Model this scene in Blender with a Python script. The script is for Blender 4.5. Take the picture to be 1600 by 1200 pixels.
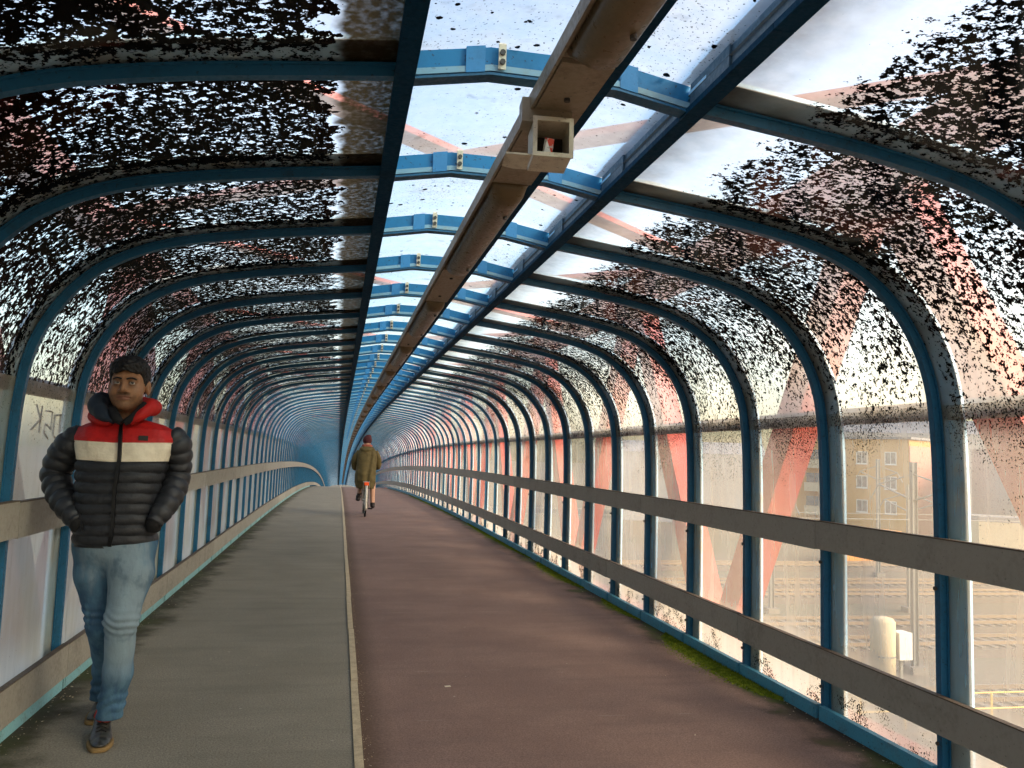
import bpy, bmesh, math, random
import numpy as np
from mathutils import Vector, Matrix

random.seed(7)
rng = np.random.default_rng(7)
for o in list(bpy.data.objects):
    bpy.data.objects.remove(o, do_unlink=True)
SC = bpy.context.scene
COL = SC.collection

# ------------------------------------------------------------------ camera
# solved from the photograph: tunnel frame, X right, Y along the tunnel, Z up from the near floor
FPX, PITCH, YAW, ROLL, CAMH = 1302.98, 0.0863, 0.2006, 0.0328, 1.3
cf = np.array([math.sin(YAW) * math.cos(PITCH), math.cos(YAW) * math.cos(PITCH), math.sin(PITCH)])
r0 = np.array([math.cos(YAW), -math.sin(YAW), 0.0])
u0 = np.cross(r0, cf)
cr = r0 * math.cos(ROLL) + u0 * math.sin(ROLL)
cu = np.cross(cr, cf)
cam_d = bpy.data.cameras.new('camera')
cam = bpy.data.objects.new('camera', cam_d)
COL.objects.link(cam)
cam.matrix_world = Matrix(((cr[0], cu[0], -cf[0], 0), (cr[1], cu[1], -cf[1], 0), (cr[2], cu[2], -cf[2], CAMH), (0, 0, 0, 1)))
cam_d.sensor_width = 36.0
cam_d.lens = FPX * 36.0 / 1600.0
cam_d.clip_start = 0.05
cam_d.clip_end = 3000.0
SC.camera = cam

def at(px, py, Y):
    """point on the ray of a photo pixel at tunnel distance Y"""
    v = cf * FPX + cr * (px - 800) - cu * (py - 600)
    t = Y / v[1]
    return np.array([v[0] * t, Y, CAMH + v[2] * t])

# ------------------------------------------------------------------ world, sun, exposure
SUN_DIR = Vector((0.66, -0.56, 0.50)).normalized()      # towards the sun
elev = math.asin(SUN_DIR.z)
W = bpy.data.worlds.new('World')
SC.world = W
W.use_nodes = True
wn = W.node_tree.nodes
wn.clear()
sky = wn.new('ShaderNodeTexSky')
sky.sky_type = 'NISHITA'
sky.sun_disc = False
sky.sun_elevation = elev
sky.sun_rotation = math.atan2(SUN_DIR.x, SUN_DIR.y)
sky.air_density = 1.3
sky.dust_density = 3.0
sky.ozone_density = 1.0
bg = wn.new('ShaderNodeBackground')
bg.inputs['Strength'].default_value = 0.14
wo = wn.new('ShaderNodeOutputWorld')
W.node_tree.links.new(sky.outputs[0], bg.inputs['Color'])
W.node_tree.links.new(bg.outputs[0], wo.inputs['Surface'])
sd = bpy.data.lights.new('sun', 'SUN')
sd.energy = 1.5
sd.angle = math.radians(24)
sd.color = (1.0, 0.86, 0.68)
so = bpy.data.objects.new('sun', sd)
COL.objects.link(so)
so.location = (30, -10, 30)
so.rotation_euler = SUN_DIR.to_track_quat('Z', 'Y').to_euler()
SC.view_settings.view_transform = 'Standard'
SC.view_settings.look = 'None'
SC.view_settings.gamma = 1.0
SC.view_settings.use_curve_mapping = False
SC.view_settings.exposure = 1.8
SC.render.engine = 'CYCLES'
SC.cycles.use_denoising = True
SC.cycles.max_bounces = 10
SC.cycles.diffuse_bounces = 5
SC.cycles.glossy_bounces = 3
SC.cycles.transmission_bounces = 8
SC.cycles.transparent_max_bounces = 24
SC.cycles.sample_clamp_indirect = 6.0
SC.cycles.caustics_reflective = False
SC.cycles.caustics_refractive = False

# ------------------------------------------------------------------ materials
class NT:
    """small helper to write node trees"""
    def __init__(s, name):
        s.m = bpy.data.materials.new(name)
        s.m.use_nodes = True
        s.t = s.m.node_tree
        s.t.nodes.clear()
        s.out = s.t.nodes.new('ShaderNodeOutputMaterial')
    def n(s, typ, **kw):
        nd = s.t.nodes.new(typ)
        for k, v in kw.items():
            setattr(nd, k, v)
        return nd
    def put(s, sock, v):
        if isinstance(v, bpy.types.NodeSocket):
            s.t.links.new(v, sock)
        elif isinstance(v, (tuple, list)):
            sock.default_value = tuple(v) + ((1.0,) if len(v) == 3 and len(sock.default_value) == 4 else ())
        else:
            sock.default_value = v
    def math(s, op, a, b=0.0, c=0.0, clamp=False):
        nd = s.n('ShaderNodeMath', operation=op, use_clamp=clamp)
        s.put(nd.inputs[0], a); s.put(nd.inputs[1], b)
        if op in ('MULTIPLY_ADD', 'WRAP', 'SMOOTH_MIN'):
            s.put(nd.inputs[2], c)
        return nd.outputs[0]
    def ramp(s, v, a, b, lo=0.0, hi=1.0, smooth=True):
        nd = s.n('ShaderNodeMapRange', interpolation_type='SMOOTHSTEP' if smooth else 'LINEAR')
        s.put(nd.inputs['Value'], v)
        s.put(nd.inputs['From Min'], a); s.put(nd.inputs['From Max'], b)
        s.put(nd.inputs['To Min'], lo); s.put(nd.inputs['To Max'], hi)
        return nd.outputs['Result']
    def noise(s, vec, scale, detail=3.0, rough=0.55, w=None):
        nd = s.n('ShaderNodeTexNoise')
        s.put(nd.inputs['Vector'], vec)
        nd.inputs['Scale'].default_value = scale
        nd.inputs['Detail'].default_value = detail
        nd.inputs['Roughness'].default_value = rough
        return nd.outputs['Fac']
    def mix(s, f, a, b):
        nd = s.n('ShaderNodeMix', data_type='RGBA')
        s.put(nd.inputs[0], f); s.put(nd.inputs[6], a); s.put(nd.inputs[7], b)
        return nd.outputs[2]
    def mixs(s, f, a, b):
        nd = s.n('ShaderNodeMixShader')
        s.put(nd.inputs[0], f)
        s.t.links.new(a, nd.inputs[1]); s.t.links.new(b, nd.inputs[2])
        return nd.outputs[0]
    def xyz(s, v):
        nd = s.n('ShaderNodeSeparateXYZ')
        s.t.links.new(v, nd.inputs[0])
        return nd.outputs
    def vscale(s, v, sc):
        nd = s.n('ShaderNodeVectorMath', operation='MULTIPLY')
        s.put(nd.inputs[0], v)
        nd.inputs[1].default_value = sc
        return nd.outputs[0]
    def vadd(s, a, b):
        nd = s.n('ShaderNodeVectorMath', operation='ADD')
        s.put(nd.inputs[0], a); s.put(nd.inputs[1], b)
        return nd.outputs[0]
    def pos(s):
        return s.n('ShaderNodeNewGeometry').outputs['Position']
    def obj(s):
        return s.n('ShaderNodeTexCoord').outputs['Object']
    def rnd(s):
        return s.n('ShaderNodeObjectInfo').outputs['Random']
    def princ(s, color, rough=0.6, metal=0.0, spec=0.4, bump=None, bstr=0.2, bdist=0.005, sheen=0.0):
        p = s.n('ShaderNodeBsdfPrincipled')
        s.put(p.inputs['Base Color'], color)
        s.put(p.inputs['Roughness'], rough)
        p.inputs['Metallic'].default_value = metal
        p.inputs['Specular IOR Level'].default_value = spec
        if sheen:
            p.inputs['Sheen Weight'].default_value = sheen
        if bump is not None:
            b = s.n('ShaderNodeBump')
            b.inputs['Strength'].default_value = bstr
            b.inputs['Distance'].default_value = bdist
            s.t.links.new(bump, b.inputs['Height'])
            s.t.links.new(b.outputs[0], p.inputs['Normal'])
        return p.outputs[0]
    def done(s, sh):
        s.t.links.new(sh, s.out.inputs['Surface'])
        return s.m

def worn(name, col, dirt, rough=0.5, scale=9.0, amount=0.5, spots=0.0, metal=0.0, rvar=0.06, spec=0.4):
    """painted or bare surface with dirt and wear of its own"""
    t = NT(name)
    v = t.vadd(t.obj(), t.vscale(t.rnd(), (13.0, 7.0, 5.0)))
    big = t.noise(v, scale, 5, 0.6)
    fine = t.noise(v, scale * 9, 3, 0.6)
    f = t.ramp(t.math('ADD', t.math('MULTIPLY', big, 0.7), t.math('MULTIPLY', fine, 0.3)), 0.46, 0.72, 0, amount)
    c = t.mix(f, col, dirt)
    c = t.mix(t.math('MULTIPLY', t.rnd(), rvar * 2.2), c, tuple(x * 1.8 for x in col))
    if spots:
        sp = t.ramp(t.noise(v, 70, 2, 0.5), 0.66, 0.7, 0, spots)
        c = t.mix(sp, c, (0.02, 0.014, 0.01))
    return t.done(t.princ(c, t.ramp(fine, 0.3, 0.7, rough - 0.1, rough + 0.15), metal, spec, fine, 0.12, 0.004))

M = {}
M['blue'] = worn('blue_paint', (0.013, 0.105, 0.205), (0.014, 0.035, 0.05), 0.42, 7, 0.55, 0.5)
M['skyblue'] = worn('bright_blue_paint', (0.005, 0.15, 0.33), (0.012, 0.06, 0.11), 0.45, 6, 0.45, 0.6)
M['paleblue'] = worn('pale_blue_paint', (0.20, 0.36, 0.46), (0.30, 0.26, 0.14), 0.5, 5, 0.6, 0.3)
M['capblue'] = worn('cap_paint', (0.36, 0.66, 0.92), (0.75, 0.52, 0.16), 0.5, 4, 0.6, 0.1)
M['plateblue'] = worn('splice_plate_paint', (0.035, 0.20, 0.42), (0.03, 0.10, 0.17), 0.45, 9, 0.4, 0.3)
M['navy'] = worn('navy_paint', (0.004, 0.040, 0.085), (0.006, 0.018, 0.03), 0.75, 8, 0.5, 0.4, spec=0.08)
M['upstand'] = worn('upstand_paint', (0.055, 0.10, 0.14), (0.03, 0.045, 0.06), 0.5, 9, 0.5, 0.3)
M['kick'] = worn('kick_plate_paint', (0.06, 0.26, 0.38), (0.10, 0.09, 0.06), 0.5, 11, 0.6, 0.5)
M['kickpale'] = worn('pale_kick_paint', (0.20, 0.42, 0.46), (0.16, 0.13, 0.08), 0.5, 11, 0.7, 0.5)
M['board'] = worn('grey_board', (0.28, 0.26, 0.22), (0.16, 0.145, 0.12), 0.6, 5, 0.7, 0.35, rvar=0.12)
M['board_edge'] = worn('board_edge', (0.10, 0.075, 0.055), (0.04, 0.03, 0.02), 0.7, 12, 0.6, 0.2)
M['cream'] = worn('cream_trunking', (0.27, 0.21, 0.14), (0.12, 0.085, 0.05), 0.5, 8, 0.55, 0.4)
M['lampcover'] = worn('lamp_cover', (0.16, 0.11, 0.055), (0.08, 0.055, 0.026), 0.35, 5, 0.6, 0.2)
M['strap'] = worn('cream_strap', (0.62, 0.55, 0.42), (0.25, 0.17, 0.09), 0.5, 30, 0.6, 0.4)
M['bolt'] = worn('rusty_bolt', (0.05, 0.045, 0.04), (0.09, 0.05, 0.03), 0.5, 60, 0.5)
M['steel'] = worn('dull_steel', (0.25, 0.22, 0.18), (0.10, 0.08, 0.06), 0.4, 50, 0.5, 0, 0.6)
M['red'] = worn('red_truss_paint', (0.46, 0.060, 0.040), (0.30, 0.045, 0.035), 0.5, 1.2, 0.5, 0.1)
M['red_dimmed'] = worn('dimmed_red_truss_paint', (0.22, 0.055, 0.045), (0.14, 0.045, 0.04), 0.6, 1.2, 0.5, 0.1)  # same red paint; the left girder's dimmer light is put into the colour
M['purlin'] = worn('dark_purlin_paint', (0.05, 0.07, 0.085), (0.07, 0.055, 0.04), 0.6, 5, 0.5)
M['boxdark'] = worn('dark_box_lining', (0.03, 0.022, 0.014), (0.015, 0.012, 0.01), 0.7, 20, 0.5)

def sheet_material(name, kind):
    """weathered clear plastic: see-through, milky, spotted with black mould; glossy skin"""
    t = NT(name)
    at_ = t.n('ShaderNodeAttribute', attribute_name='prof')
    p = at_.outputs['Vector']
    x, y, z = t.xyz(p)
    rv = t.vadd(p, t.vscale(t.rnd(), (31.0, 17.0, 23.0)))
    au = t.math('ABSOLUTE', x)
    right = t.math('GREATER_THAN', x, 0.0)
    fr = t.math('FRACT', t.math('DIVIDE', y, DBAY))          # 0..1 within the bay
    edge = t.ramp(t.math('ABSOLUTE', t.math('SUBTRACT', fr, 0.5)), 0.36, 0.47)
    patch = t.noise(rv, 2.6, 3, 0.55)
    med = t.noise(rv, 11.0, 3, 0.55)
    if kind == 'wall':
        top = t.ramp(t.math('ADD', z, t.math('MULTIPLY', t.math('SUBTRACT', patch, 0.5), 1.1)), 1.05, 1.55, 0, 0.42)
        bot = t.ramp(t.math('ADD', z, t.math('MULTIPLY', t.math('SUBTRACT', med, 0.5), 0.7)), 0.27, 0.06, 0, 0.55)
        bot = t.math('MULTIPLY', bot, t.ramp(patch, 0.42, 0.58, 0.25, 1.0))
        bot = t.math('MULTIPLY', bot, t.math('ADD', 0.12, t.math('MULTIPLY', right, 0.88)))
        top = t.math('MULTIPLY', top, t.math('ADD', 0.5, t.math('MULTIPLY', right, 0.5)))
        cov = t.math('ADD', t.math('MAXIMUM', top, bot), 0.04)
        cov = t.math('MULTIPLY', cov, t.ramp(edge, 0, 1, 1.0, 0.6))
        speck = t.noise(rv, 115.0, 3, 0.6)
        thr = t.math('SUBTRACT', 0.735, t.math('MULTIPLY', cov, 0.44))
        mould = t.ramp(t.math('SUBTRACT', speck, thr), -0.012, 0.022)
        veil0 = 0.35
    elif kind == 'roof':
        flat = t.ramp(z, 1.6, 2.18)
        covL = t.ramp(flat, 0, 1, 0.58, 0.69, False)
        covR = t.ramp(flat, 0, 1, 0.37, 0.62, False)
        cov = t.math('ADD', t.math('MULTIPLY', covR, right), t.math('MULTIPLY', covL, t.math('SUBTRACT', 1.0, right)))
        cov = t.math('ADD', cov, t.math('MULTIPLY', t.math('SUBTRACT', patch, 0.5), 0.42))
        near_sky = t.ramp(t.math('ADD', au, t.math('MULTIPLY', t.math('SUBTRACT', med, 0.5), 0.35)),
                          t.math('ADD', 0.59, t.math('MULTIPLY', right, 0.09)),
                          t.math('ADD', 0.655, t.math('MULTIPLY', right, 0.22)))
        cov = t.math('MULTIPLY', cov, near_sky)
        cov = t.math('MULTIPLY', cov, t.ramp(edge, 0, 1, 1.0, 0.62))
        cov = t.math('MULTIPLY', cov, t.ramp(t.xyz(t.pos())[1], 8.0, 28.0, 1.0, 0.22))
        cov = t.math('MAXIMUM', cov, 0.02)
        b1 = t.noise(rv, 38.0, 4, 0.62)
        b2 = t.noise(rv, 105.0, 2, 0.6)
        speck = t.math('ADD', t.math('MULTIPLY', b1, 0.66), t.math('MULTIPLY', b2, 0.34))
        thr = t.math('SUBTRACT', 0.70, t.math('MULTIPLY', cov, 0.40))
        mould = t.ramp(t.math('SUBTRACT', speck, thr), -0.010, 0.016)
        veil0 = 0.42
    else:
        cov = t.math('MULTIPLY', t.ramp(patch, 0.35, 0.75), 0.35)
        vo = t.n('ShaderNodeTexVoronoi')
        t.put(vo.inputs['Vector'], t.vadd(rv, t.vscale(t.n('ShaderNodeTexNoise').outputs['Color'], (0.0, 0.0, 0.0))))
        vo.inputs['Scale'].default_value = 20.0
        vd = t.math('ADD', vo.outputs['Distance'], t.math('MULTIPLY', t.math('SUBTRACT', t.noise(rv, 70, 2), 0.5), 0.22))
        rad_ = t.math('MULTIPLY', t.math('SUBTRACT', t.xyz(vo.outputs['Color'])[0], t.ramp(patch, 0.3, 0.7, 0.60, 0.22)), 0.40)
        m1 = t.ramp(t.math('SUBTRACT', rad_, vd), -0.01, 0.03)
        fine = t.noise(rv, 110.0, 2, 0.5)
        m2 = t.ramp(t.math('SUBTRACT', fine, t.math('SUBTRACT', 0.70, t.math('MULTIPLY', cov, 0.25))), -0.01, 0.02, 0, 0.75)
        mould = t.math('MAXIMUM', m1, m2)
        veil0 = 0.45
    # milky body, dustier in streaks
    streak = t.noise(t.vscale(rv, (6.0, 6.0, 0.6)), 2.2, 4, 0.6)
    veil = t.ramp(streak, 0.3, 0.75, veil0 - 0.04, veil0 + 0.06)
    veil = t.math('ADD', veil, t.math('MULTIPLY', edge, 0.06))
    if kind == 'wall':
        veil = t.math('ADD', veil, t.ramp(right, 0, 1, 0.27, 0.0))
        veil = t.math('ADD', veil, t.ramp(z, 0.45, 0.10, 0.0, 0.42))
    dustc = t.mix(t.ramp(patch, 0.35, 0.7), (0.80, 0.78, 0.74), (0.78, 0.70, 0.58))
    if kind == 'wall':
        dustc = t.mix(0.40, dustc, (0.30, 0.25, 0.16))
    tp = t.n('ShaderNodeBsdfTransparent')
    tp.inputs['Color'].default_value = {'wall': (0.93, 0.92, 0.88, 1), 'roof': (0.88, 0.90, 0.90, 1), 'sky': (0.50, 0.70, 0.80, 1)}[kind]
    tl = t.n('ShaderNodeBsdfTranslucent'); t.put(tl.inputs['Color'], dustc)
    df = t.n('ShaderNodeBsdfDiffuse'); t.put(df.inputs['Color'], dustc)
    body = t.mixs(0.32, tl.outputs[0], df.outputs[0])
    sh = t.mixs(veil, tp.outputs[0], body)
    # brown algae film beside the roof beams and along the rib edges
    if kind == 'roof':
        st = t.ramp(t.math('ADD', au, t.math('MULTIPLY', t.math('SUBTRACT', med, 0.5), 0.12)), t.math('SUBTRACT', 0.585, t.math('MULTIPLY', right, 0.14)), t.math('ADD', 0.63, t.math('MULTIPLY', right, 0.09)), 1.0, 0.0)
        st = t.math('MULTIPLY', st, t.ramp(t.noise(rv, 48, 3, 0.6), 0.25, 0.6, 0.88, 1.0))
        st = t.math('MULTIPLY', st, t.ramp(right, 0, 1, 1.0, 0.72))
        st = t.math('MAXIMUM', st, t.math('MULTIPLY', t.math('MULTIPLY', edge, 0.45), t.ramp(patch, 0.4, 0.65)))
    elif kind == 'wall':
        st = t.math('MULTIPLY', t.ramp(t.noise(t.vscale(rv, (5, 5, 0.8)), 3.0, 4, 0.65), 0.56, 0.82), t.ramp(right, 0, 1, 0.45, 0.18))
    else:
        st = t.math('MULTIPLY', t.ramp(med, 0.6, 0.8), 0.4)
    al = t.n('ShaderNodeBsdfDiffuse'); al.inputs['Color'].default_value = (0.075, 0.055, 0.028, 1)
    al2 = t.n('ShaderNodeBsdfTranslucent'); al2.inputs['Color'].default_value = (0.040, 0.030, 0.014, 1)
    sh = t.mixs(st, sh, t.mixs(0.6, al.outputs[0], al2.outputs[0]))
    mo = t.n('ShaderNodeBsdfDiffuse'); mo.inputs['Color'].default_value = (0.006, 0.005, 0.004, 1)
    sh = t.mixs(mould, sh, mo.outputs[0])
    gl = t.n('ShaderNodeBsdfGlossy'); gl.inputs['Roughness'].default_value = 0.07
    lw = t.n('ShaderNodeLayerWeight'); lw.inputs['Blend'].default_value = 0.25
    fz = t.math('MULTIPLY_ADD', t.math('POWER', lw.outputs['Facing'], 4.0), 0.38, 0.025)
    sh = t.mixs(fz, sh, gl.outputs[0])
    return t.done(sh)

# ------------------------------------------------------------------ object helpers
def tag(o, label=None, cat=None, group=None, kind=None):
    if label: o['label'] = label
    if cat: o['category'] = cat
    if group: o['group'] = group
    if kind: o['kind'] = kind
    return o
def empty(name, loc=(0, 0, 0), rz=0.0, parent=None):
    o = bpy.data.objects.new(name, None)
    COL.objects.link(o)
    o.location = loc
    o.rotation_euler = (0, 0, rz)
    o.empty_display_size = 0.2
    if parent: o.parent = parent
    return o
def link(name, me, parent=None, loc=(0, 0, 0), rot=(0, 0, 0)):
    o = bpy.data.objects.new(name, me)
    COL.objects.link(o)
    o.location = loc
    o.rotation_euler = rot
    if parent: o.parent = parent
    return o

class MB:
    """collects geometry for one mesh"""
    def __init__(s):
        s.v, s.f = [], []
    def box(s, x0, x1, y0, y1, z0, z1):
        b = len(s.v)
        s.v += [(x0, y0, z0), (x1, y0, z0), (x1, y1, z0), (x0, y1, z0), (x0, y0, z1), (x1, y0, z1), (x1, y1, z1), (x0, y1, z1)]
        s.f += [tuple(b + i for i in q) for q in ((0, 3, 2, 1), (4, 5, 6, 7), (0, 1, 5, 4), (1, 2, 6, 5), (2, 3, 7, 6), (3, 0, 4, 7))]
        return s
    def loft(s, rings, closed=True, caps=True):
        b = len(s.v); n = len(rings[0])
        for r in rings: s.v += [tuple(p) for p in r]
        m = n if closed else n - 1
        for i in range(len(rings) - 1):
            for j in range(m):
                k = (j + 1) % n
                s.f.append((b + i * n + j, b + i * n + k, b + (i + 1) * n + k, b + (i + 1) * n + j))
        if caps and closed:
            s.f.append(tuple(b + j for j in reversed(range(n))))
            s.f.append(tuple(b + (len(rings) - 1) * n + j for j in range(n)))
        return s
    def beam(s, a, b, w, d, up=(0, 0, 1)):
        a, b = Vector(a), Vector(b)
        ax = (b - a).normalized()
        upv = Vector(up)
        sx = ax.cross(upv).normalized(); uz = sx.cross(ax)
        rings = [[p + sx * (i * w / 2) + uz * (j * d / 2) for i, j in ((-1, -1), (1, -1), (1, 1), (-1, 1))] for p in (a, b)]
        return s.loft(rings)
    def tube(s, pts, r, n=8, closed=False):
        pts = [Vector(p) for p in pts]
        rr = r if isinstance(r, (list, tuple)) else [r] * len(pts)
        rings = []
        up = Vector((0, 0, 1))
        m = len(pts)
        for i, p in enumerate(pts):
            if closed: d = (pts[(i + 1) % m] - pts[i - 1]).normalized()
            else: d = (pts[min(i + 1, m - 1)] - pts[max(i - 1, 0)]).normalized()
            if abs(d.dot(up)) > 0.95: q = Vector((1, 0, 0))
            else: q = up
            sx = d.cross(q).normalized(); uz = sx.cross(d)
            rings.append([p + (sx * math.cos(2 * math.pi * k / n) + uz * math.sin(2 * math.pi * k / n)) * rr[i] for k in range(n)])
        if closed:
            rings.append(rings[0])
            return s.loft(rings, True, False)
        return s.loft(rings)
    def cyl(s, a, b, r, n=12):
        return s.tube([a, b], r, n)
    def mesh(s, name, mat, smooth=False, bevel=0.0):
        me = bpy.data.meshes.new(name)
        me.from_pydata([tuple(map(float, p)) for p in s.v], [], s.f)
        me.materials.append(M[mat] if isinstance(mat, str) else mat)
        me.update()
        if bevel:
            bm = bmesh.new(); bm.from_mesh(me)
            bmesh.ops.bevel(bm, geom=bm.edges[:], offset=bevel, segments=1, affect='EDGES', clamp_overlap=True)
            bm.to_mesh(me); bm.free()
        if smooth:
            me.polygons.foreach_set('use_smooth', [True] * len(me.polygons))
        return me
    def build(s, name, mat, parent=None, loc=(0, 0, 0), rot=(0, 0, 0), smooth=False, bevel=0.0):
        return link(name, s.mesh(name, mat, smooth, bevel), parent, loc, rot)

# ------------------------------------------------------------------ the tunnel's geometry
XC = 0.56                 # centre line of the tunnel
DBAY = 0.8655             # rib spacing
Y0 = 3.157                # rib number 0
N_A, N_NEAR, N_END = -6, 46, 126  # unseen near end cut short, open behind the camera to let daylight in
def yr(n): return Y0 + n * DBAY
def dz(Y):
    return -(max(0.0, Y - 12.0) ** 2) / 1800.0
def slope(n):
    return math.atan2(dz(yr(n + 1)) - dz(yr(n)), DBAY)
YS = [yr(N_A) + i * DBAY for i in range(N_END - N_A + 1)]

PROF0 = [(1.945, 0), (1.943, 0.5), (1.94, 1.0), (1.932, 1.35), (1.915, 1.57), (1.885, 1.71), (1.835, 1.83), (1.757, 1.95), (1.66, 2.05),
         (1.54, 2.128), (1.39, 2.19), (1.2, 2.236), (0.9, 2.285), (0.41, 2.345)]
def catmull(P, k):
    P = [np.array(p, float) for p in P]
    P = [2 * P[0] - P[1]] + P + [2 * P[-1] - P[-2]]
    out = []
    for i in range(1, len(P) - 2):
        a, b, c, d = P[i - 1:i + 3]
        for j in range(k):
            t = j / k
            out.append(0.5 * ((2 * b) + (-a + c) * t + (2 * a - 5 * b + 4 * c - d) * t * t + (-a + 3 * b - 3 * c + d) * t ** 3))
    out.append(P[-2])
    return out
PROF = catmull(PROF0, 3)
def normals2(P):
    N = []
    for i in range(len(P)):
        t = P[min(i + 1, len(P) - 1)] - P[max(i - 1, 0)]
        t = t / np.linalg.norm(t)
        N.append(np.array([t[1], -t[0]]))      # outward: right wall goes up, so outward is +u
    return N
PN = normals2(PROF)
def off(P, d): return [p + n * d for p, n in zip(P, PN)]

def rib_mesh(side, inner=0.009):
    m = MB()
    a, b = off(PROF, inner), off(PROF, 0.044)
    # T section: web plus a wider foot against the sheet
    ring = lambda i: [(side * a[i][0], -0.016, a[i][1]), (side * a[i][0], 0.016, a[i][1]),
                      (side * b[i][0], 0.016, b[i][1]), (side * b[i][0], -0.016, b[i][1])]
    m.loft([ring(i) for i in range(len(PROF))])
    c, d = off(PROF, 0.0385), off(PROF, 0.0455)
    m.loft([[(side * c[i][0], -0.024, c[i][1]), (side * c[i][0], 0.024, c[i][1]), (side * d[i][0], 0.024, d[i][1]), (side * d[i][0], -0.024, d[i][1])] for i in range(len(PROF))])
    return m
def cap_mesh(side, y0=-0.135):
    m = MB()
    a, b = off(PROF, 0.055), off(PROF, 0.067)
    m.loft([[(side * a[i][0], y0, a[i][1]), (side * a[i][0], 0.03, a[i][1]), (side * b[i][0], 0.03, b[i][1]), (side * b[i][0], y0, b[i][1])] for i in range(len(PROF))])
    return m

SHEET = off(PROF, 0.048)
iw = [i for i, p in enumerate(PROF) if p[1] <= 1.575]
ir = [i for i, p in enumerate(PROF) if p[1] >= 1.50]
WALLP = [(SHEET[i][0], max(SHEET[i][1], 0.03)) for i in iw]
ROOFP = [(p[0] + n[0] * 0.005, p[1] + n[1] * 0.005) for p, n in ((SHEET[i], PN[i]) for i in ir)]
SKYP = [(-0.425, 2.428), (-0.2, 2.472), (0.0, 2.482), (0.2, 2.472), (0.425, 2.428)]
def sheet_mesh(name, prof, side, mat, bays=(0,), fn=None):
    vs, fs, at_ = [], [], []
    n = len(prof)
    for k in bays:
        b = len(vs)
        for t in (0.0, DBAY):
            for p in prof:
                y = k * DBAY + t
                q = (side * p[0], y, p[1])
                vs.append(fn(q) if fn else q)
                at_.append((side * p[0], y + 0.0 if len(bays) > 1 else t, p[1]))
        for i in range(n - 1):
            f = (b + i, b + i + 1, b + n + i + 1, b + n + i)
            fs.append(f if side < 0 else f[::-1])
    me = bpy.data.meshes.new(name)
    me.from_pydata([tuple(map(float, v)) for v in vs], [], fs)
    me.materials.append(mat)
    a = me.attributes.new('prof', 'FLOAT_VECTOR', 'POINT')
    a.data.foreach_set('vector', np.array(at_, 'f').ravel())
    me.polygons.foreach_set('use_smooth', [True] * len(me.polygons))
    me.update()
    return me

M['wall_sheet'] = sheet_material('wall_sheet', 'wall')
M['roof_sheet'] = sheet_material('roof_sheet', 'roof')
M['sky_sheet'] = sheet_material('skylight_sheet', 'sky')

BR = empty('covered_footbridge', (XC, 0, 0))
tag(BR, 'blue arched covered footbridge clad in mould-spotted clear plastic sheets', 'footbridge')
rib_me = {s: rib_mesh(s).mesh('rib', 'blue') for s in (-1, 1)}
cap_me = {s: cap_mesh(s).mesh('outer_cap', 'capblue') for s in (-1, 1)}
capn_me = {s: cap_mesh(s, -0.035).mesh('outer_cap', 'capblue') for s in (-1, 1)}
wall_me = {s: sheet_mesh('wall_sheet', WALLP, s, M['wall_sheet']) for s in (-1, 1)}
roof_me = {s: sheet_mesh('roof_sheet', ROOFP, s, M['roof_sheet']) for s in (-1, 1)}
sky_me = sheet_mesh('skylight_sheet', SKYP, -1, M['sky_sheet'])

# cross beams of the skylight: front web, lower lip, splice plates, hanger strap
CB = [(-0.423, 2.350), (-0.19, 2.392), (0.19, 2.392), (0.423, 2.350)]
def strip(pts, y0, y1, z0, z1):
    m = MB()
    m.loft([[(p[0], y0, p[1] + z0), (p[0], y1, p[1] + z0), (p[0], y1, p[1] + z1), (p[0], y0, p[1] + z1)] for p in pts])
    return m
cb = strip(CB, -0.012, 0.03, 0.0, 0.078)
cb_me = cb.mesh('cross_beam', 'skyblue')
lip_me = strip(CB, -0.022, -0.0125, 0.004, 0.022).mesh('lip', 'paleblue')
flange_me = strip(CB, -0.022, 0.03, -0.008, -0.0005).mesh('flange', 'blue')
def plate(u, w):
    m = MB()
    zz = lambda q: float(np.interp(q, [c[0] for c in CB], [c[1] for c in CB]))
    m.loft([[(q, -0.0245, zz(q) + 0.001), (q, -0.0135, zz(q) + 0.001), (q, -0.0135, zz(q) + 0.0785), (q, -0.0245, zz(q) + 0.0785)] for q in (u - w / 2, u + w / 2)])
    return m
pl_me = [plate(-0.235, 0.055).mesh('splice_plate', 'plateblue'), plate(0.225, 0.055).mesh('splice_plate', 'plateblue')]
st = MB(); st.box(-0.170, -0.148, -0.030, -0.0265, 2.400, 2.478)
strap_me = st.mesh('hanger_strap', 'strap')
sb = MB()
for z in (2.42, 2.448): sb.cyl((-0.159, -0.038, z), (-0.159, -0.030, z), 0.0085, 8)
strapbolt_me = sb.mesh('bolt', 'bolt')
up = MB(); up.loft([[(0.4245, y, 2.366), (0.430, y, 2.366), (0.434, y, 2.474), (0.428, y, 2.474)] for y in (0.0, 0.60)])
up.loft([[(0.416, y, 2.362), (0.422, y, 2.362), (0.427, y, 2.470), (0.420, y, 2.470)] for y in (0.585, DBAY - 0.024)])
up_me = up.mesh('upstand_plate', 'upstand')
upL = MB(); upL.v = [(-v[0], v[1], v[2]) for v in up.v]; upL.f = [f[::-1] for f in up.f]
upL_me = upL.mesh('upstand_plate', 'upstand')
kick = {}
for s in (-1, 1):
    m = MB()
    a, b = sorted((s * 1.925, s * 1.955))
    m.box(a, b, 0.014, DBAY - 0.014, -0.02, 0.07 if s > 0 else 0.062)
    a, b = sorted((s * 1.921, s * 1.9245))
    m.box(a, b, 0.03, 0.075, 0.008, 0.055)
    kick[s] = m.mesh('kick_plate', 'kick' if s > 0 else 'kickpale')
bo = MB()
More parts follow.
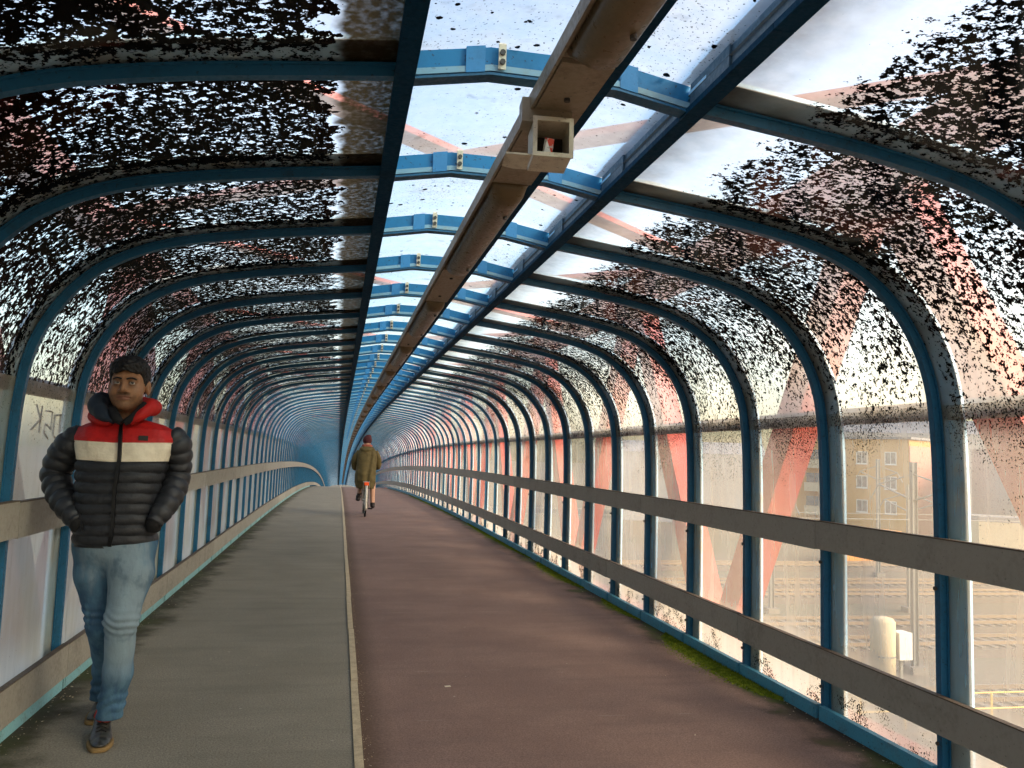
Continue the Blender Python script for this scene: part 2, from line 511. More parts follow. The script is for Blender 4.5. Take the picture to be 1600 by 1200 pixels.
bo.cyl((1.936, 0.0, 0.80), (1.9445, 0.0, 0.80), 0.009, 8)
boltR_me = bo.mesh('bolt', 'bolt')
bo = MB(); bo.cyl((1.936, -0.004, 0.165), (1.9445, -0.004, 0.165), 0.008, 8)
boltR2_me = bo.mesh('bolt', 'bolt')

for n in range(N_A, N_NEAR):
    loc = (0, yr(n), dz(yr(n)))
    rot = (slope(n), 0, 0)
    for s in (-1, 1):
        r = link('rib', rib_me[s], BR, loc, (slope(n) / 1.0, 0, 0))
        link('outer_cap', (cap_me if n < 12 else capn_me)[s], r)
        if s > 0 and -1 <= n < 10:
            link('bolt', boltR_me, r)
            link('bolt', boltR2_me, r)
        link('wall_sheet', wall_me[s], BR, loc, rot)
        link('roof_sheet', roof_me[s], BR, loc, rot)
        link('kick_plate', kick[s], BR, loc, rot)
    link('skylight_sheet', sky_me, BR, loc, rot)
    c = link('cross_beam', cb_me, BR, loc, rot)
    link('lip', lip_me, c); link('flange', flange_me, c)
    for pm in pl_me: link('splice_plate', pm, c)
    stp = link('hanger_strap', strap_me, BR, loc, rot)
    link('bolt', strapbolt_me, stp)
    link('upstand_plate', up_me, BR, loc, rot)
    link('upstand_plate', upL_me, BR, loc, rot)

# the far ribs and sheets, too small to pick apart: joined, still real
def far_join(name, parts, mat, bays):
    m = MB()
    for k in bays:
        for P in parts:
            b = len(m.v)
            m.v += [(v[0], v[1] + yr(k), v[2] + dz(v[1] + yr(k))) for v in P.v]
            m.f += [tuple(b + i for i in f) for f in P.f]
    return tag(m.build(name, mat, BR), kind='stuff')
far = range(N_NEAR, N_END)
far_join('far_ribs', [rib_mesh(-1), rib_mesh(1)], 'blue', far)
far_join('far_caps', [cap_mesh(-1, -0.035), cap_mesh(1, -0.035)], 'capblue', far)
far_join('far_cross_beams', [cb], 'skyblue', far)
far_join('far_lips', [strip(CB, -0.022, -0.0125, 0.004, 0.022)], 'paleblue', far)
far_join('far_flanges', [strip(CB, -0.022, 0.03, -0.008, -0.0005)], 'blue', far)
far_join('far_upstands', [up, upL], 'upstand', far)
for nm, pr, s, mt in (('far_wall_sheets', WALLP, 1, 'wall_sheet'), ('far_wall_sheets', WALLP, -1, 'wall_sheet'), ('far_roof_sheets', ROOFP, 1, 'roof_sheet'),
                      ('far_roof_sheets', ROOFP, -1, 'roof_sheet'), ('far_skylight_sheets', SKYP, -1, 'sky_sheet')):
    me = sheet_mesh(nm, pr, s, M[mt], list(far), lambda q: (q[0], q[1] + Y0, q[2] + dz(q[1] + Y0)))
    tag(link(nm, me, BR), kind='stuff')

def sweep(u_a, u_b, z_a, z_b, ya, yb, step=DBAY):
    """long box that follows the floor's vertical curve"""
    ys = list(np.arange(ya, yb, step)) + [yb]
    a, b = min(u_a, u_b), max(u_a, u_b)
    m = MB()
    m.loft([[(a, y, z_a + dz(y)), (b, y, z_a + dz(y)), (b, y, z_b + dz(y)), (a, y, z_b + dz(y))] for y in ys])
    return m
YA, YB = yr(N_A) - 0.05, yr(N_END) + 0.02
for s in (-1, 1):
    # roof beams in lengths of six bays with a hairline joint
    n = N_A
    while n < N_END:
        n2 = min(n + (2 if n < 20 else 12), N_END)
        sweep(s * 0.406, s * 0.462, 2.336, 2.354, yr(n) + 0.33, yr(n2) + 0.327, 0.4).build('roof_beam', 'navy', BR)
        sweep(s * 0.440, s * 0.458, 2.3545, 2.412, yr(n) + 0.33, yr(n2) + 0.327, 0.4).build('beam_web', 'paleblue', BR)
        n = n2
    sweep(s * 2.03, s * 2.085, 1.525, 1.605, YA, YB).build('purlin', 'purlin', BR)
# guard boards
def boards(side, z0, z1, start, thick=0.028, name='guard_board'):
    n = start
    while n > N_A: n -= 3
    while n < N_END:
        n2 = n + (3 if n < 40 else 12)
        a, b = max(yr(n), YA), min(yr(n2), YB)
        jit = random.uniform(-0.003, 0.003)
        m = sweep(side * (1.938), side * (1.938 - thick), z0 + jit, z1 + jit, a + 0.003, b - 0.003)
        o = m.build(name, 'board', BR)
        e = sweep(side * (1.9385), side * (1.937 - thick), z1 + jit + 0.0005, z1 + jit + 0.006, a + 0.003, b - 0.003)
        e.build('edge_trim', 'board_edge', o)
        n = n2
boards(1, 0.868, 1.010, 1)
boards(1, 0.216, 0.366, 2)
boards(-1, 0.875, 1.030, 1)
boards(-1, 0.066, 0.232, 2)

# ------------------------------------------------------------------ deck and path
def deck_mat(name, c1, c2, c3, edge_side):
    t = NT(name)
    v = t.pos()
    x, y, z = t.xyz(v)
    big = t.noise(v, 1.6, 5, 0.6)
    streak = t.noise(t.vscale(v, (1.0, 5.0, 1.0)), 1.3, 4, 0.6)
    grain = t.noise(v, 120, 3, 0.75)
    g2 = t.noise(v, 60, 3, 0.7)
    c = t.mix(t.ramp(big, 0.32, 0.7), c1, c2)
    c = t.mix(t.ramp(streak, 0.45, 0.75, 0, 0.55), c, c3)
    c = t.mix(t.ramp(grain, 0.36, 0.66, 0.0, 0.75), c, tuple(k * 0.42 for k in c1))
    c = t.mix(t.ramp(g2, 0.60, 0.74, 0, 0.32), c, tuple(min(1, k * 2.4) for k in c2))
    # pale hairline joints across the path
    w = t.math('ADD', y, t.math('MULTIPLY', t.math('SUBTRACT', t.noise(v, 0.9, 2), 0.5), 0.12))
    fr = t.math('ABSOLUTE', t.math('SUBTRACT', t.math('FRACT', t.math('DIVIDE', w, 0.93)), 0.5))
    ln = t.math('MULTIPLY', t.ramp(fr, 0.004, 0.0015), t.ramp(t.noise(t.vscale(v, (2.2, 1, 1)), 2.0, 3), 0.5, 0.62, 0, 0.6))
    c = t.mix(ln, c, (0.32, 0.29, 0.24))
    # scraps and chips
    ch = t.ramp(t.noise(t.vscale(v, (0.6, 1, 1)), 33, 1.5, 0.5), 0.775, 0.79)
    c = t.mix(t.math('MULTIPLY', ch, 0.5), c, (0.5, 0.46, 0.4))
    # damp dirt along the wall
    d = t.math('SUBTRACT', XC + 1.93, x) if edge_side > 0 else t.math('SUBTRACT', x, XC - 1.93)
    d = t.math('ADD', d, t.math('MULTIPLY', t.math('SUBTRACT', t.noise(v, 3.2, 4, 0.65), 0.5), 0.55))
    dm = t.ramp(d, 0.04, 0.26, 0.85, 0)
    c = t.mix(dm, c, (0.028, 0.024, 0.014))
    gm = t.math('MULTIPLY', t.ramp(d, 0.03, 0.17, 0.9, 0), t.ramp(t.noise(v, 1.7, 3, 0.5), 0.42, 0.6))
    c = t.mix(t.math('MULTIPLY', gm, 1.0 if edge_side > 0 else 0.45), c, (0.06, 0.085, 0.012))
    if edge_side > 0:     # grit beside the dividing strip
        e = t.ramp(t.math('ADD', t.math('SUBTRACT', x, 0.17), t.math('MULTIPLY', t.math('SUBTRACT', g2, 0.5), 0.16)), 0.0, 0.16, 0.7, 0)
        c = t.mix(e, c, (0.07, 0.042, 0.022))
    hgt = t.math('ADD', t.math('MULTIPLY', grain, 0.6), t.math('MULTIPLY', g2, 0.4))
    return t.done(t.princ(c, 0.85, 0, 0.25, hgt, 0.5, 0.004))
M['foot'] = deck_mat('footway_surface', (0.25, 0.228, 0.175), (0.30, 0.275, 0.215), (0.19, 0.175, 0.135), -1)
M['cycle'] = deck_mat('cycleway_surface', (0.225, 0.145, 0.118), (0.28, 0.185, 0.15), (0.175, 0.12, 0.10), 1)
def line_mat():
    t = NT('worn_strip')
    v = t.pos()
    c = t.mix(t.ramp(t.noise(v, 14, 5, 0.7), 0.35, 0.7), (0.52, 0.43, 0.28), (0.36, 0.30, 0.20))
    c = t.mix(t.ramp(t.noise(v, 120, 3, 0.7), 0.5, 0.75, 0, 0.8), c, (0.16, 0.13, 0.09))
    return t.done(t.princ(c, 0.8, 0, 0.3, t.noise(v, 150, 3), 0.4, 0.003))
M['strip'] = line_mat()
M['deckside'] = worn('deck_steel', (0.12, 0.12, 0.12), (0.06, 0.05, 0.04), 0.6, 3, 0.5)
def road(name, x0, x1, z0, z1, ya, yb, mat, label, cat):
    m = sweep(x0, x1, z0, z1, ya, yb, 0.5)
    o = m.build(name, mat)
    return tag(o, label, cat, kind='structure')
road('footpath', XC - 1.95, 0.125, -0.12, 0.0, YA, YB, 'foot', 'grey walking lane on the left of the pale dividing strip', 'path')
road('cycle_path', 0.165, XC + 1.95, -0.12, -0.001, YA, YB, 'cycle', 'maroon cycling lane on the right of the pale dividing strip', 'path')
road('bridge_deck', XC - 2.0, XC + 2.0, -0.5, -0.125, YA, YB, 'deckside', 'steel deck slab carrying both path lanes', 'deck')
DS = empty('dividing_strip', (0, 0, 0))
tag(DS, 'thin cream dividing strip laid between the grey and maroon lanes', 'strip', kind='structure')
y = YA
while y < 60:
    L = random.choice((1.0, 1.2, 1.4))
    dx_ = random.uniform(-0.002, 0.002)
    sweep(0.126 + dx_, 0.164 + dx_, -0.05, 0.006 + random.uniform(0, 0.003), y + 0.003, min(y + L, 60) - 0.003, 0.35).build('strip_length', 'strip', DS)
    y += L
sweep(0.127, 0.163, -0.05, 0.007, 60.01, YB, 1.0).build('strip_length', 'strip', DS)

# ------------------------------------------------------------------ truss girders outside the cladding
PT = 4.33
for s in (-1, 1):
    side = 'right' if s > 0 else 'left'
    T = empty('truss_girder', (XC, 0, 0))
    tag(T, 'red zigzag truss girder outside the plastic wall beside the %s lane' % ('maroon' if s > 0 else 'grey'), 'truss')
    rm = 'red' if s > 0 else 'red_dimmed'
    uc = s * 2.66
    sweep(uc - 0.13, uc + 0.13, 3.02, 3.30, YA, YB, 1.5).build('top_chord', rm, T)
    sweep(uc - 0.10, uc + 0.10, -0.50, -0.26, YA, YB, 1.5).build('bottom_chord', rm, T)
    k = -3
    while True:
        yt = 4.5 + k * PT; yb_ = yt + PT / 2
        if yt > YB - 3: break
        if yt > YA - 1:
            for (ya_, za_, yc_, zc_) in ((yt + 0.12, 3.02, yb_ - 0.10, -0.22), (yb_ + 0.10, -0.22, yt + PT - 0.12, 3.02)):
                a = Vector((uc, ya_, za_ + dz(ya_))); b = Vector((uc, yc_, zc_ + dz(yc_)))
                m = MB()
                # open channel: web with two flanges
                m.beam(a, b, 0.010, 0.27, (1, 0, 0)) if False else None
                ax = (b - a).normalized(); sx = Vector((1, 0, 0)); nn = ax.cross(sx)
                def ring(p, w0, w1, d0, d1): return [p + nn * w0 + sx * d0, p + nn * w1 + sx * d0, p + nn * w1 + sx * d1, p + nn * w0 + sx * d1]
                m.loft([ring(p, -0.13, 0.13, -0.10, -0.085) for p in (a, b)])
                m.loft([ring(p, -0.13, -0.115, -0.0845, 0.10) for p in (a, b)])
                m.loft([ring(p, 0.115, 0.13, -0.0845, 0.10) for p in (a, b)])
                m.build('diagonal', rm, T)
            g = MB(); g.box(uc - 0.105, uc - 0.1015, yb_ - 0.3, yb_ + 0.3, -0.5 + dz(yb_), 0.02 + dz(yb_)); g.build('gusset_plate', rm, T)
        k += 1
k = -2
OB_group = 'red braces over the roof'
while True:
    yt = 2.9 + k * PT
    if yt > 40: break
    for q in (-1, 1):
        m = MB(); m.beam((q * -2.5, yt + 0.12, 3.15 + 0.03 * q + dz(yt)), (q * 2.5, yt + PT - 0.12, 3.15 + 0.03 * q + dz(yt + PT)), 0.17, 0.04)
        tag(m.build('diagonal_brace', 'red', None, (XC, 0, 0)), 'slanted red wind brace spanning above the clear roof', 'brace', OB_group)
    k += 1

# ------------------------------------------------------------------ ground below
GZ = -7.0
def ground_mat():
    t = NT('ballast_ground')
    v = t.pos()
    c = t.mix(t.ramp(t.noise(v, 0.05, 4, 0.6), 0.4, 0.65), (0.115, 0.095, 0.07), (0.08, 0.078, 0.05))
    c = t.mix(t.ramp(t.noise(v, 6, 4, 0.8), 0.35, 0.7, 0, 0.7), c, (0.16, 0.135, 0.105))
    return t.done(t.princ(c, 0.9, 0, 0.2, t.noise(v, 8, 3), 0.6, 0.05))
M['ground'] = ground_mat()
g = MB(); R_ = 1400
g.v = [(-R_, -R_, GZ), (R_, -R_, GZ), (R_, R_, GZ), (-R_, R_, GZ)]; g.f = [(0, 1, 2, 3)]
tag(g.build('ground', 'ground'), 'pale gravel ground of the rail yard below the bridge', 'ground', kind='structure')

# ------------------------------------------------------------------ lighting trunking under the skylight
TR = empty('lighting_trunking', (0, 0, 0))
tag(TR, 'cream lighting trunking with bulging brown lamp covers hung under the skylight', 'lighting')
def trunk_part(name, x0, x1, z0, z1, ya, yb, mat, parent=TR):
    return sweep(x0, x1, z0, z1, ya, yb, 0.5).build(name, mat, parent)
TX0, TX1, TZ = 0.482, 0.618, 2.255
trunk_part('carrier_beam', 0.600, 0.672, 2.300, 2.338, YA, YB, 'navy')
trunk_part('side_rail', TX0 - 0.012, TX0 - 0.004, TZ + 0.004, TZ + 0.050, YA, YB, 'cream')
y = -5.22
i = 0
def lamp_rings(ya, yb, n=8):
    rings = []
    L = yb - ya
    for t in (0.0, 0.012, 0.05, 0.12, L - 0.12, L - 0.05, L - 0.012, L):
        e = min(1.0, min(t, L - t) / 0.05 + 0.28)
        yy = ya + t
        ring = []
        for k in range(n + 1):
            a = math.pi * k / n
            ring.append((0.55 - 0.064 * math.cos(a), yy, TZ + 0.012 - 0.060 * e * math.sin(a) ** 0.75 + dz(yy)))
        ring += [(TX1 - 0.010, yy, TZ + 0.02 + dz(yy)), (TX0 + 0.010, yy, TZ + 0.02 + dz(yy))]
        rings.append(ring)
    return rings
while y < 105:
    n_lamp = 1.44
    # plain cover
    a, b = y, y + 0.93
    c = trunk_part('cover_plate', TX0, TX1, TZ + 0.003 * (i % 2), TZ + 0.045, a + 0.003, b - 0.003, 'cream')
    if y < 32:
        for yy in (a + 0.2, b - 0.2):
            m = MB(); m.cyl((0.55, yy, TZ - 0.006 + dz(yy)), (0.55, yy, TZ + 0.002 + dz(yy)), 0.0085, 8); m.build('bolt', 'bolt', c)
    a, b = b, b + n_lamp
    c = trunk_part('lamp_tray', TX0 + 0.001, TX1 - 0.001, TZ + 0.013, TZ + 0.046, a + 0.003, b - 0.003, 'cream')
    m = MB(); m.loft(lamp_rings(a + 0.03, b - 0.03)); m.build('lamp_cover', 'lampcover', c, smooth=True)
    if y < 32:
        for yy in (a + 0.25, b - 0.25):
            m = MB(); m.cyl((0.575, yy, TZ - 0.055 + dz(yy)), (0.575, yy, TZ - 0.030 + dz(yy)), 0.008, 8); m.build('bolt', 'bolt', c)
    y = b
    i += 1
# open box hung on the trunking, a torn packet inside
c0 = at(864, 215, 2.14)
JB = empty('open_box', tuple(c0))
JB.rotation_euler = (math.radians(-4), 0, math.radians(-4))
tag(JB, 'small cream open-fronted box fixed under the lighting trunking', 'box')
w, hh, dp = 0.052, 0.053, 0.11
m = MB(); m.box(-w, -w + 0.005, 0.0, dp, -hh, hh); m.box(w - 0.005, w, 0.0, dp, -hh, hh)
m.box(-w + 0.005, w - 0.005, 0.0, dp, hh - 0.005, hh); m.box(-w + 0.005, w - 0.005, 0.0, dp, -hh, -hh + 0.005)
m.build('shell', 'strap', JB)
m = MB(); m.box(-w + 0.006, w - 0.006, dp - 0.006, dp - 0.001, -hh + 0.006, hh - 0.006); m.build('back_panel', 'boxdark', JB)
m = MB()
for (a0, a1, b0, b1) in ((-w - 0.004, w + 0.004, hh - 0.008, hh + 0.004), (-w - 0.004, w + 0.004, -hh - 0.004, -hh + 0.008), (-w - 0.004, -w + 0.008, -hh + 0.008, hh - 0.008), (w - 0.008, w + 0.004, -hh + 0.008, hh - 0.008)):
    m.box(a0, a1, -0.006, -0.0005, b0, b1)
m.build('front_frame', 'strap', JB)
m = MB(); m.box(-w - 0.075, -w - 0.005, 0.004, 0.10, -hh - 0.001, -hh + 0.004); m.v[3] = (m.v[3][0] + 0.03, m.v[3][1], m.v[3][2]); m.build('side_wing', 'strap', JB)
m = MB(); m.box(-w - 0.03, w + 0.006, 0.030, 0.09, hh + 0.0045, hh + 0.075); m.build('mounting_bar', 'cream', JB)
m = MB(); m.box(-w + 0.006, w - 0.006, 0.004, 0.10, -hh + 0.0052, -hh + 0.007); m.build('lining', 'boxdark', JB)
def packet_mat():
    t = NT('torn_packet')
    x, y_, z = t.xyz(t.obj())
    f = t.ramp(t.math('ADD', x, t.math('MULTIPLY', z, 0.6)), 0.001, 0.003)
    c = t.mix(f, (0.75, 0.72, 0.68), (0.65, 0.05, 0.02))
    c = t.mix(t.ramp(t.noise(t.obj(), 90, 3), 0.55, 0.62), c, (0.45, 0.40, 0.36))
    return t.done(t.princ(c, 0.5))
M['packet'] = packet_mat()
m = MB(); m.box(-0.012, 0.013, -0.005, 0.005, -0.026, 0.026); m.v[4] = (-0.009, -0.006, 0.024); m.v[6] = (0.014, 0.009, 0.022)
pk = m.build('torn_packet', 'packet', None, tuple(c0 + np.array([-0.006, 0.03, -0.018])))
pk.rotation_euler = (0.15, 0.1, 0.2)
tag(pk, 'torn red and white packet left inside the cream open box', 'packet')

# ------------------------------------------------------------------ moss cushions and litter
def moss_mat():
    t = NT('moss')
    c = t.mix(t.ramp(t.noise(t.pos(), 25, 4, 0.7), 0.35, 0.7), (0.075, 0.115, 0.010), (0.21, 0.25, 0.022))
    return t.done(t.princ(c, 0.95, 0, 0.1))
M['moss'] = moss_mat()
def moss(y0, y1, wid, cnt, hgt):
    m = MB()
    for _ in range(cnt):
        t = random.random()
        yy = y0 + (y1 - y0) * t
        env = math.sin(math.pi * min(1, max(0, t))) ** 0.7
        dx = abs(random.gauss(0, 0.45)) * wid * env
        x = XC + 1.915 - dx
        if x < XC + 1.915 - wid * 1.3: continue
        r = random.uniform(0.003, 0.008)
        hh_ = hgt * (0.25 + random.random() * 0.9) * max(0.15, 1 - dx / (wid * 1.2))
        a = random.random() * 6.28
        b = len(m.v)
        z = dz(yy) - 0.001
        for k in range(3):
            m.v.append((x + r * math.cos(a + k * 2.094), yy + r * math.sin(a + k * 2.094), z))
        m.v.append((x + random.uniform(-1, 1) * r, yy + random.uniform(-1, 1) * r, z + hh_))
        m.f += [(b, b + 1, b + 3), (b + 1, b + 2, b + 3), (b + 2, b, b + 3)]
    return m
mm = MB()
for (a, b, w_, c, h_) in ((4.35, 6.05, 0.17, 9000, 0.02), (6.6, 7.6, 0.08, 2500, 0.012), (8.2, 10.2, 0.14, 4500, 0.016), (10.6, 16, 0.11, 6000, 0.015), (17, 30, 0.10, 5000, 0.015)):
    q = moss(a, b, w_, c, h_)
    o_ = len(mm.v); mm.v += q.v; mm.f += [tuple(o_ + i for i in f) for f in q.f]
tag(mm.build('moss', 'moss'), 'green moss growing along the foot of the wall by the maroon lane', 'moss', kind='stuff')
def litter_mat():
    t = NT('litter')
    c = t.mix(t.ramp(t.noise(t.pos(), 40, 2), 0.4, 0.6), (0.30, 0.20, 0.10), (0.55, 0.48, 0.36))
    return t.done(t.princ(c, 0.8))
M['litter'] = litter_mat()
m = MB()
def flake(x, yy, s):
    b = len(m.v); a = random.random() * 6.28; z = dz(yy) + 0.001
    for k in range(4):
        q = a + k * 1.571 + random.uniform(-0.4, 0.4); r = s * random.uniform(0.5, 1.0) * (1.0 if k % 2 else 0.45)
        m.v.append((x + r * math.cos(q), yy + r * math.sin(q), z + random.uniform(0, 0.004)))
    m.f.append((b, b + 1, b + 2, b + 3))
for _ in range(1500): flake(0.168 + abs(random.gauss(0, 0.018)), 2.5 + 30 * random.random() ** 1.6, random.uniform(0.002, 0.006))
for _ in range(240): flake(random.uniform(XC - 1.85, XC + 1.85), 2.5 + 18 * random.random() ** 1.3, random.uniform(0.003, 0.009))
for _ in range(900): flake(XC - 1.92 + abs(random.gauss(0, 0.05)), 3 + 30 * random.random() ** 1.4, random.uniform(0.003, 0.012))
for _ in range(500): flake(XC + 1.92 - abs(random.gauss(0, 0.05)), 3 + 25 * random.random() ** 1.4, random.uniform(0.003, 0.010))
tag(m.build('leaf_litter', 'litter'), 'scattered grit and leaf scraps along the strip and wall feet', 'litter', kind='stuff')
m = MB(); m.box(-0.017, 0.017, -0.011, 0.011, 0.0, 0.002)
pp = m.build('paper_scrap', 'strap', None, (0.66, 4.78, 0.0)); pp.rotation_euler = (0, 0, 0.15)
tag(pp, 'small pale paper scrap lying flat on the maroon lane', 'paper')

# ------------------------------------------------------------------ the rail yard and houses beyond the plastic
M['yellowwall'] = worn('yellow_render', (0.46, 0.235, 0.06), (0.38, 0.21, 0.07), 0.8, 0.4, 0.4)
M['pinkwall'] = worn('pink_render', (0.48, 0.20, 0.15), (0.4, 0.2, 0.16), 0.8, 0.4, 0.4)
M['greywall'] = worn('grey_cladding', (0.30, 0.30, 0.30), (0.22, 0.22, 0.22), 0.7, 0.3, 0.5)
M['creamwall'] = worn('cream_render', (0.50, 0.41, 0.27), (0.36, 0.29, 0.19), 0.8, 0.4, 0.5)
M['roofgrey'] = worn('grey_roof', (0.20, 0.20, 0.21), (0.14, 0.14, 0.14), 0.7, 0.5, 0.5)
M['frame'] = worn('window_frame', (0.62, 0.60, 0.55), (0.4, 0.38, 0.34), 0.6, 4, 0.4)
M['rail'] = worn('rail_steel', (0.22, 0.17, 0.13), (0.14, 0.09, 0.06), 0.4, 3, 0.6, 0, 0.7)
M['sleeper'] = worn('sleeper_concrete', (0.15, 0.135, 0.115), (0.1, 0.085, 0.07), 0.8, 3, 0.5)
M['ballast'] = worn('ballast', (0.085, 0.068, 0.055), (0.05, 0.04, 0.032), 0.9, 3, 0.7)
M['mast'] = worn('mast_steel', (0.20, 0.20, 0.18), (0.15, 0.13, 0.10), 0.5, 3, 0.4)
M['yellow'] = worn('yellow_paint', (0.70, 0.42, 0.04), (0.5, 0.3, 0.05), 0.5, 6, 0.4)
M['orange'] = worn('orange_paint', (0.60, 0.25, 0.05), (0.45, 0.2, 0.06), 0.6, 1, 0.4)
def glass_mat():
    t = NT('house_glass')
    c = t.mix(t.ramp(t.noise(t.obj(), 1.5, 2), 0.4, 0.6), (0.06, 0.075, 0.09), (0.12, 0.14, 0.15))
    return t.done(t.princ(c, 0.12, 0, 0.6))
M['pane'] = glass_mat()

class Face:
    """a facade: origin, direction along it; outward normal to its right-hand side"""
    def __init__(s, o, d): s.o, s.d = Vector((o[0], o[1], 0)), Vector((d[0], d[1], 0)).normalized(); s.n = Vector((s.d.y, -s.d.x, 0))
    def p(s, a, z, out=0.0):
        q = s.o + s.d * a + s.n * out
        return (q.x, q.y, z)
    def slab(s, m, a0, a1, z0, z1, o0, o1):
        m.loft([[s.p(a, z0, o0), s.p(a, z0, o1), s.p(a, z1, o1), s.p(a, z1, o0)] for a in (a0, a1)])
def windows(B, F, cols, rows, w, h_):
    for a in cols:
        for z in rows:
            m = MB()
            for (x0, x1, y0, y1) in ((a - w / 2 - 0.09, a - w / 2, z - 0.1, z + h_ + 0.1), (a + w / 2, a + w / 2 + 0.09, z - 0.1, z + h_ + 0.1), (a - w / 2, a + w / 2, z + h_, z + h_ + 0.1), (a - w / 2, a + w / 2, z - 0.1, z), (a - 0.035, a + 0.035, z, z + h_)):
                F.slab(m, x0, x1, y0, y1, 0.01, 0.10)
            wd = m.build('window', 'frame', B)
            m = MB(); F.slab(m, a - w / 2, a + w / 2, z, z + h_, 0.012, 0.05); m.build('pane', 'pane', wd)
            m = MB(); F.slab(m, a - w / 2 - 0.15, a + w / 2 + 0.15, z - 0.18, z - 0.105, 0.01, 0.2); m.build('sill', 'frame', wd)
def block(m, pts, z0, z1):
    n = len(pts)
    m.loft([[(p[0], p[1], z) for p in pts] for z in (z0, z1)])

# yellow flats with a pink end and glazed balconies
A_, B_, C_ = Vector((60.5, 107.5)), Vector((69.4, 92.0)), Vector((77.0, 96.4))
D_ = A_ + (C_ - B_)
AB = empty('apartment_block', (0, 0, 0))
tag(AB, 'four-storey yellow apartment block with a pink end wall and glazed balconies', 'building')
m = MB(); block(m, [A_, B_, C_, D_], GZ, 5.0); m.build('wall', 'yellowwall', AB)
F1, F2 = Face(A_, B_ - A_), Face(B_, C_ - B_)
LAB = (B_ - A_).length
m = MB(); F2.slab(m, 0.0, (C_ - B_).length, GZ, 4.2, 0.01, 0.12); m.build('pink_end_wall', 'pinkwall', AB)
windows(AB, F1, (LAB - 2.3, LAB - 6.0), (1.9, -1.2, -4.3), 1.3, 1.4)
for z in (1.2, -1.9, -5.0):
    m = MB(); F1.slab(m, LAB - 13.5, LAB - 8.6, z - 0.15, z + 1.0, 0.01, 1.1); bl = m.build('balcony', 'creamwall', AB)
    for q in range(4):
        m = MB(); F1.slab(m, LAB - 13.4 + q * 1.2, LAB - 12.3 + q * 1.2, z + 1.05, z + 2.3, 0.6, 0.7); m.build('pane', 'pane', bl)
m = MB(); block(m, [A_ + Vector((-0.4, 0)), B_ + Vector((0, -0.4)), C_ + Vector((0.4, 0)), D_ + Vector((0, 0.4))], 5.01, 5.3); m.build('roof', 'roofgrey', AB)

def hall(name, label, pts, z1, mat, rmat, ridge=0.0, cols=None, rows=None):
    H = empty(name, (0, 0, 0)); tag(H, label, 'building')
    m = MB(); block(m, pts, GZ, z1); m.build('wall', mat, H)
    if ridge:
        p = [Vector(q) for q in pts]
        e0, e1 = (p[0] + p[3]) / 2, (p[1] + p[2]) / 2
        m = MB(); m.v = [(q.x, q.y, z1 + 0.02) for q in p] + [(e0.x, e0.y, z1 + ridge), (e1.x, e1.y, z1 + ridge)]
        m.f = [(0, 1, 5, 4), (2, 3, 4, 5), (0, 4, 3), (1, 2, 5), (3, 2, 1, 0)]
        m.build('roof', rmat, H)
    else:
        m = MB(); block(m, [Vector(q) * 1.0 for q in pts], z1 + 0.01, z1 + 0.5); m.build('roof', rmat, H)
    if cols:
        windows(H, Face(pts[0], Vector(pts[1]) - Vector(pts[0])), cols, rows, 1.5, 1.5)
    return H
hall('warehouse', 'long grey warehouse behind the yellow apartment block', [(72, 128), (118, 100), (128, 116), (82, 144)], 7.0, 'greywall', 'roofgrey', 2.6)
hall('depot_shed', 'low grey depot shed with a shallow gable beyond the tracks', [(38, 112), (56, 103), (64, 120), (46, 129)], 2.5, 'greywall', 'roofgrey', 1.8)
hall('office_block', 'flat-roofed grey office block with rows of windows beside the tracks', [(72, 78), (96, 66), (104, 82), (80, 94)], 3.6, 'greywall', 'roofgrey', 0, (3, 7, 11, 15, 19), (0.6, -2.6, -5.8))
hall('yard_wall_shed', 'small cream shed in front of the grey office block', [(62, 72), (72, 66), (74, 70), (64, 76)], -3.6, 'creamwall', 'roofgrey')
hall('signal_hut', 'cream hut standing close to the bridge by the grey lane side', [(-14, 12.5), (-9.5, 11.0), (-8.2, 15), (-12.7, 16.5)], -3.4, 'creamwall', 'roofgrey', 1.0, (1.2, 3.4), (-5.6,))
hall('terrace_house', 'pale house with grey gabled roof beyond the tracks on the grey lane side', [(-52, 60), (-36, 70), (-42, 82), (-58, 72)], -0.5, 'creamwall', 'roofgrey', 3.0, (3, 7, 11, 15), (-2.6, -5.6))

# tracks run across under the bridge
TG = 'railway tracks under the bridge'
sl = MB()
for y_ in (22.0, 26.6, 35.0, 39.6, 48.5, 53.1, 62.5):
    T = empty('railway_track', (0, y_, GZ)); tag(T, 'railway track on brown ballast crossing under the bridge', 'track', TG)
    m = MB(); m.loft([[(x, -1.9, 0.004), (x, 1.9, 0.004), (x, 1.5, 0.28), (x, -1.5, 0.28)] for x in (-110, 110)]); m.build('ballast_bed', 'ballast', T)
    m = MB()
    for k in range(-70, 130): m.box(k * 0.65 - 0.12, k * 0.65 + 0.12, -1.25, 1.25, 0.281, 0.33)
    tag(m.build('sleepers', 'sleeper', T), kind='stuff')
    for q in (-0.75, 0.75):
        m = MB(); m.box(-110, 110, q - 0.036, q + 0.036, 0.331, 0.49); m.build('rail', 'rail', T)
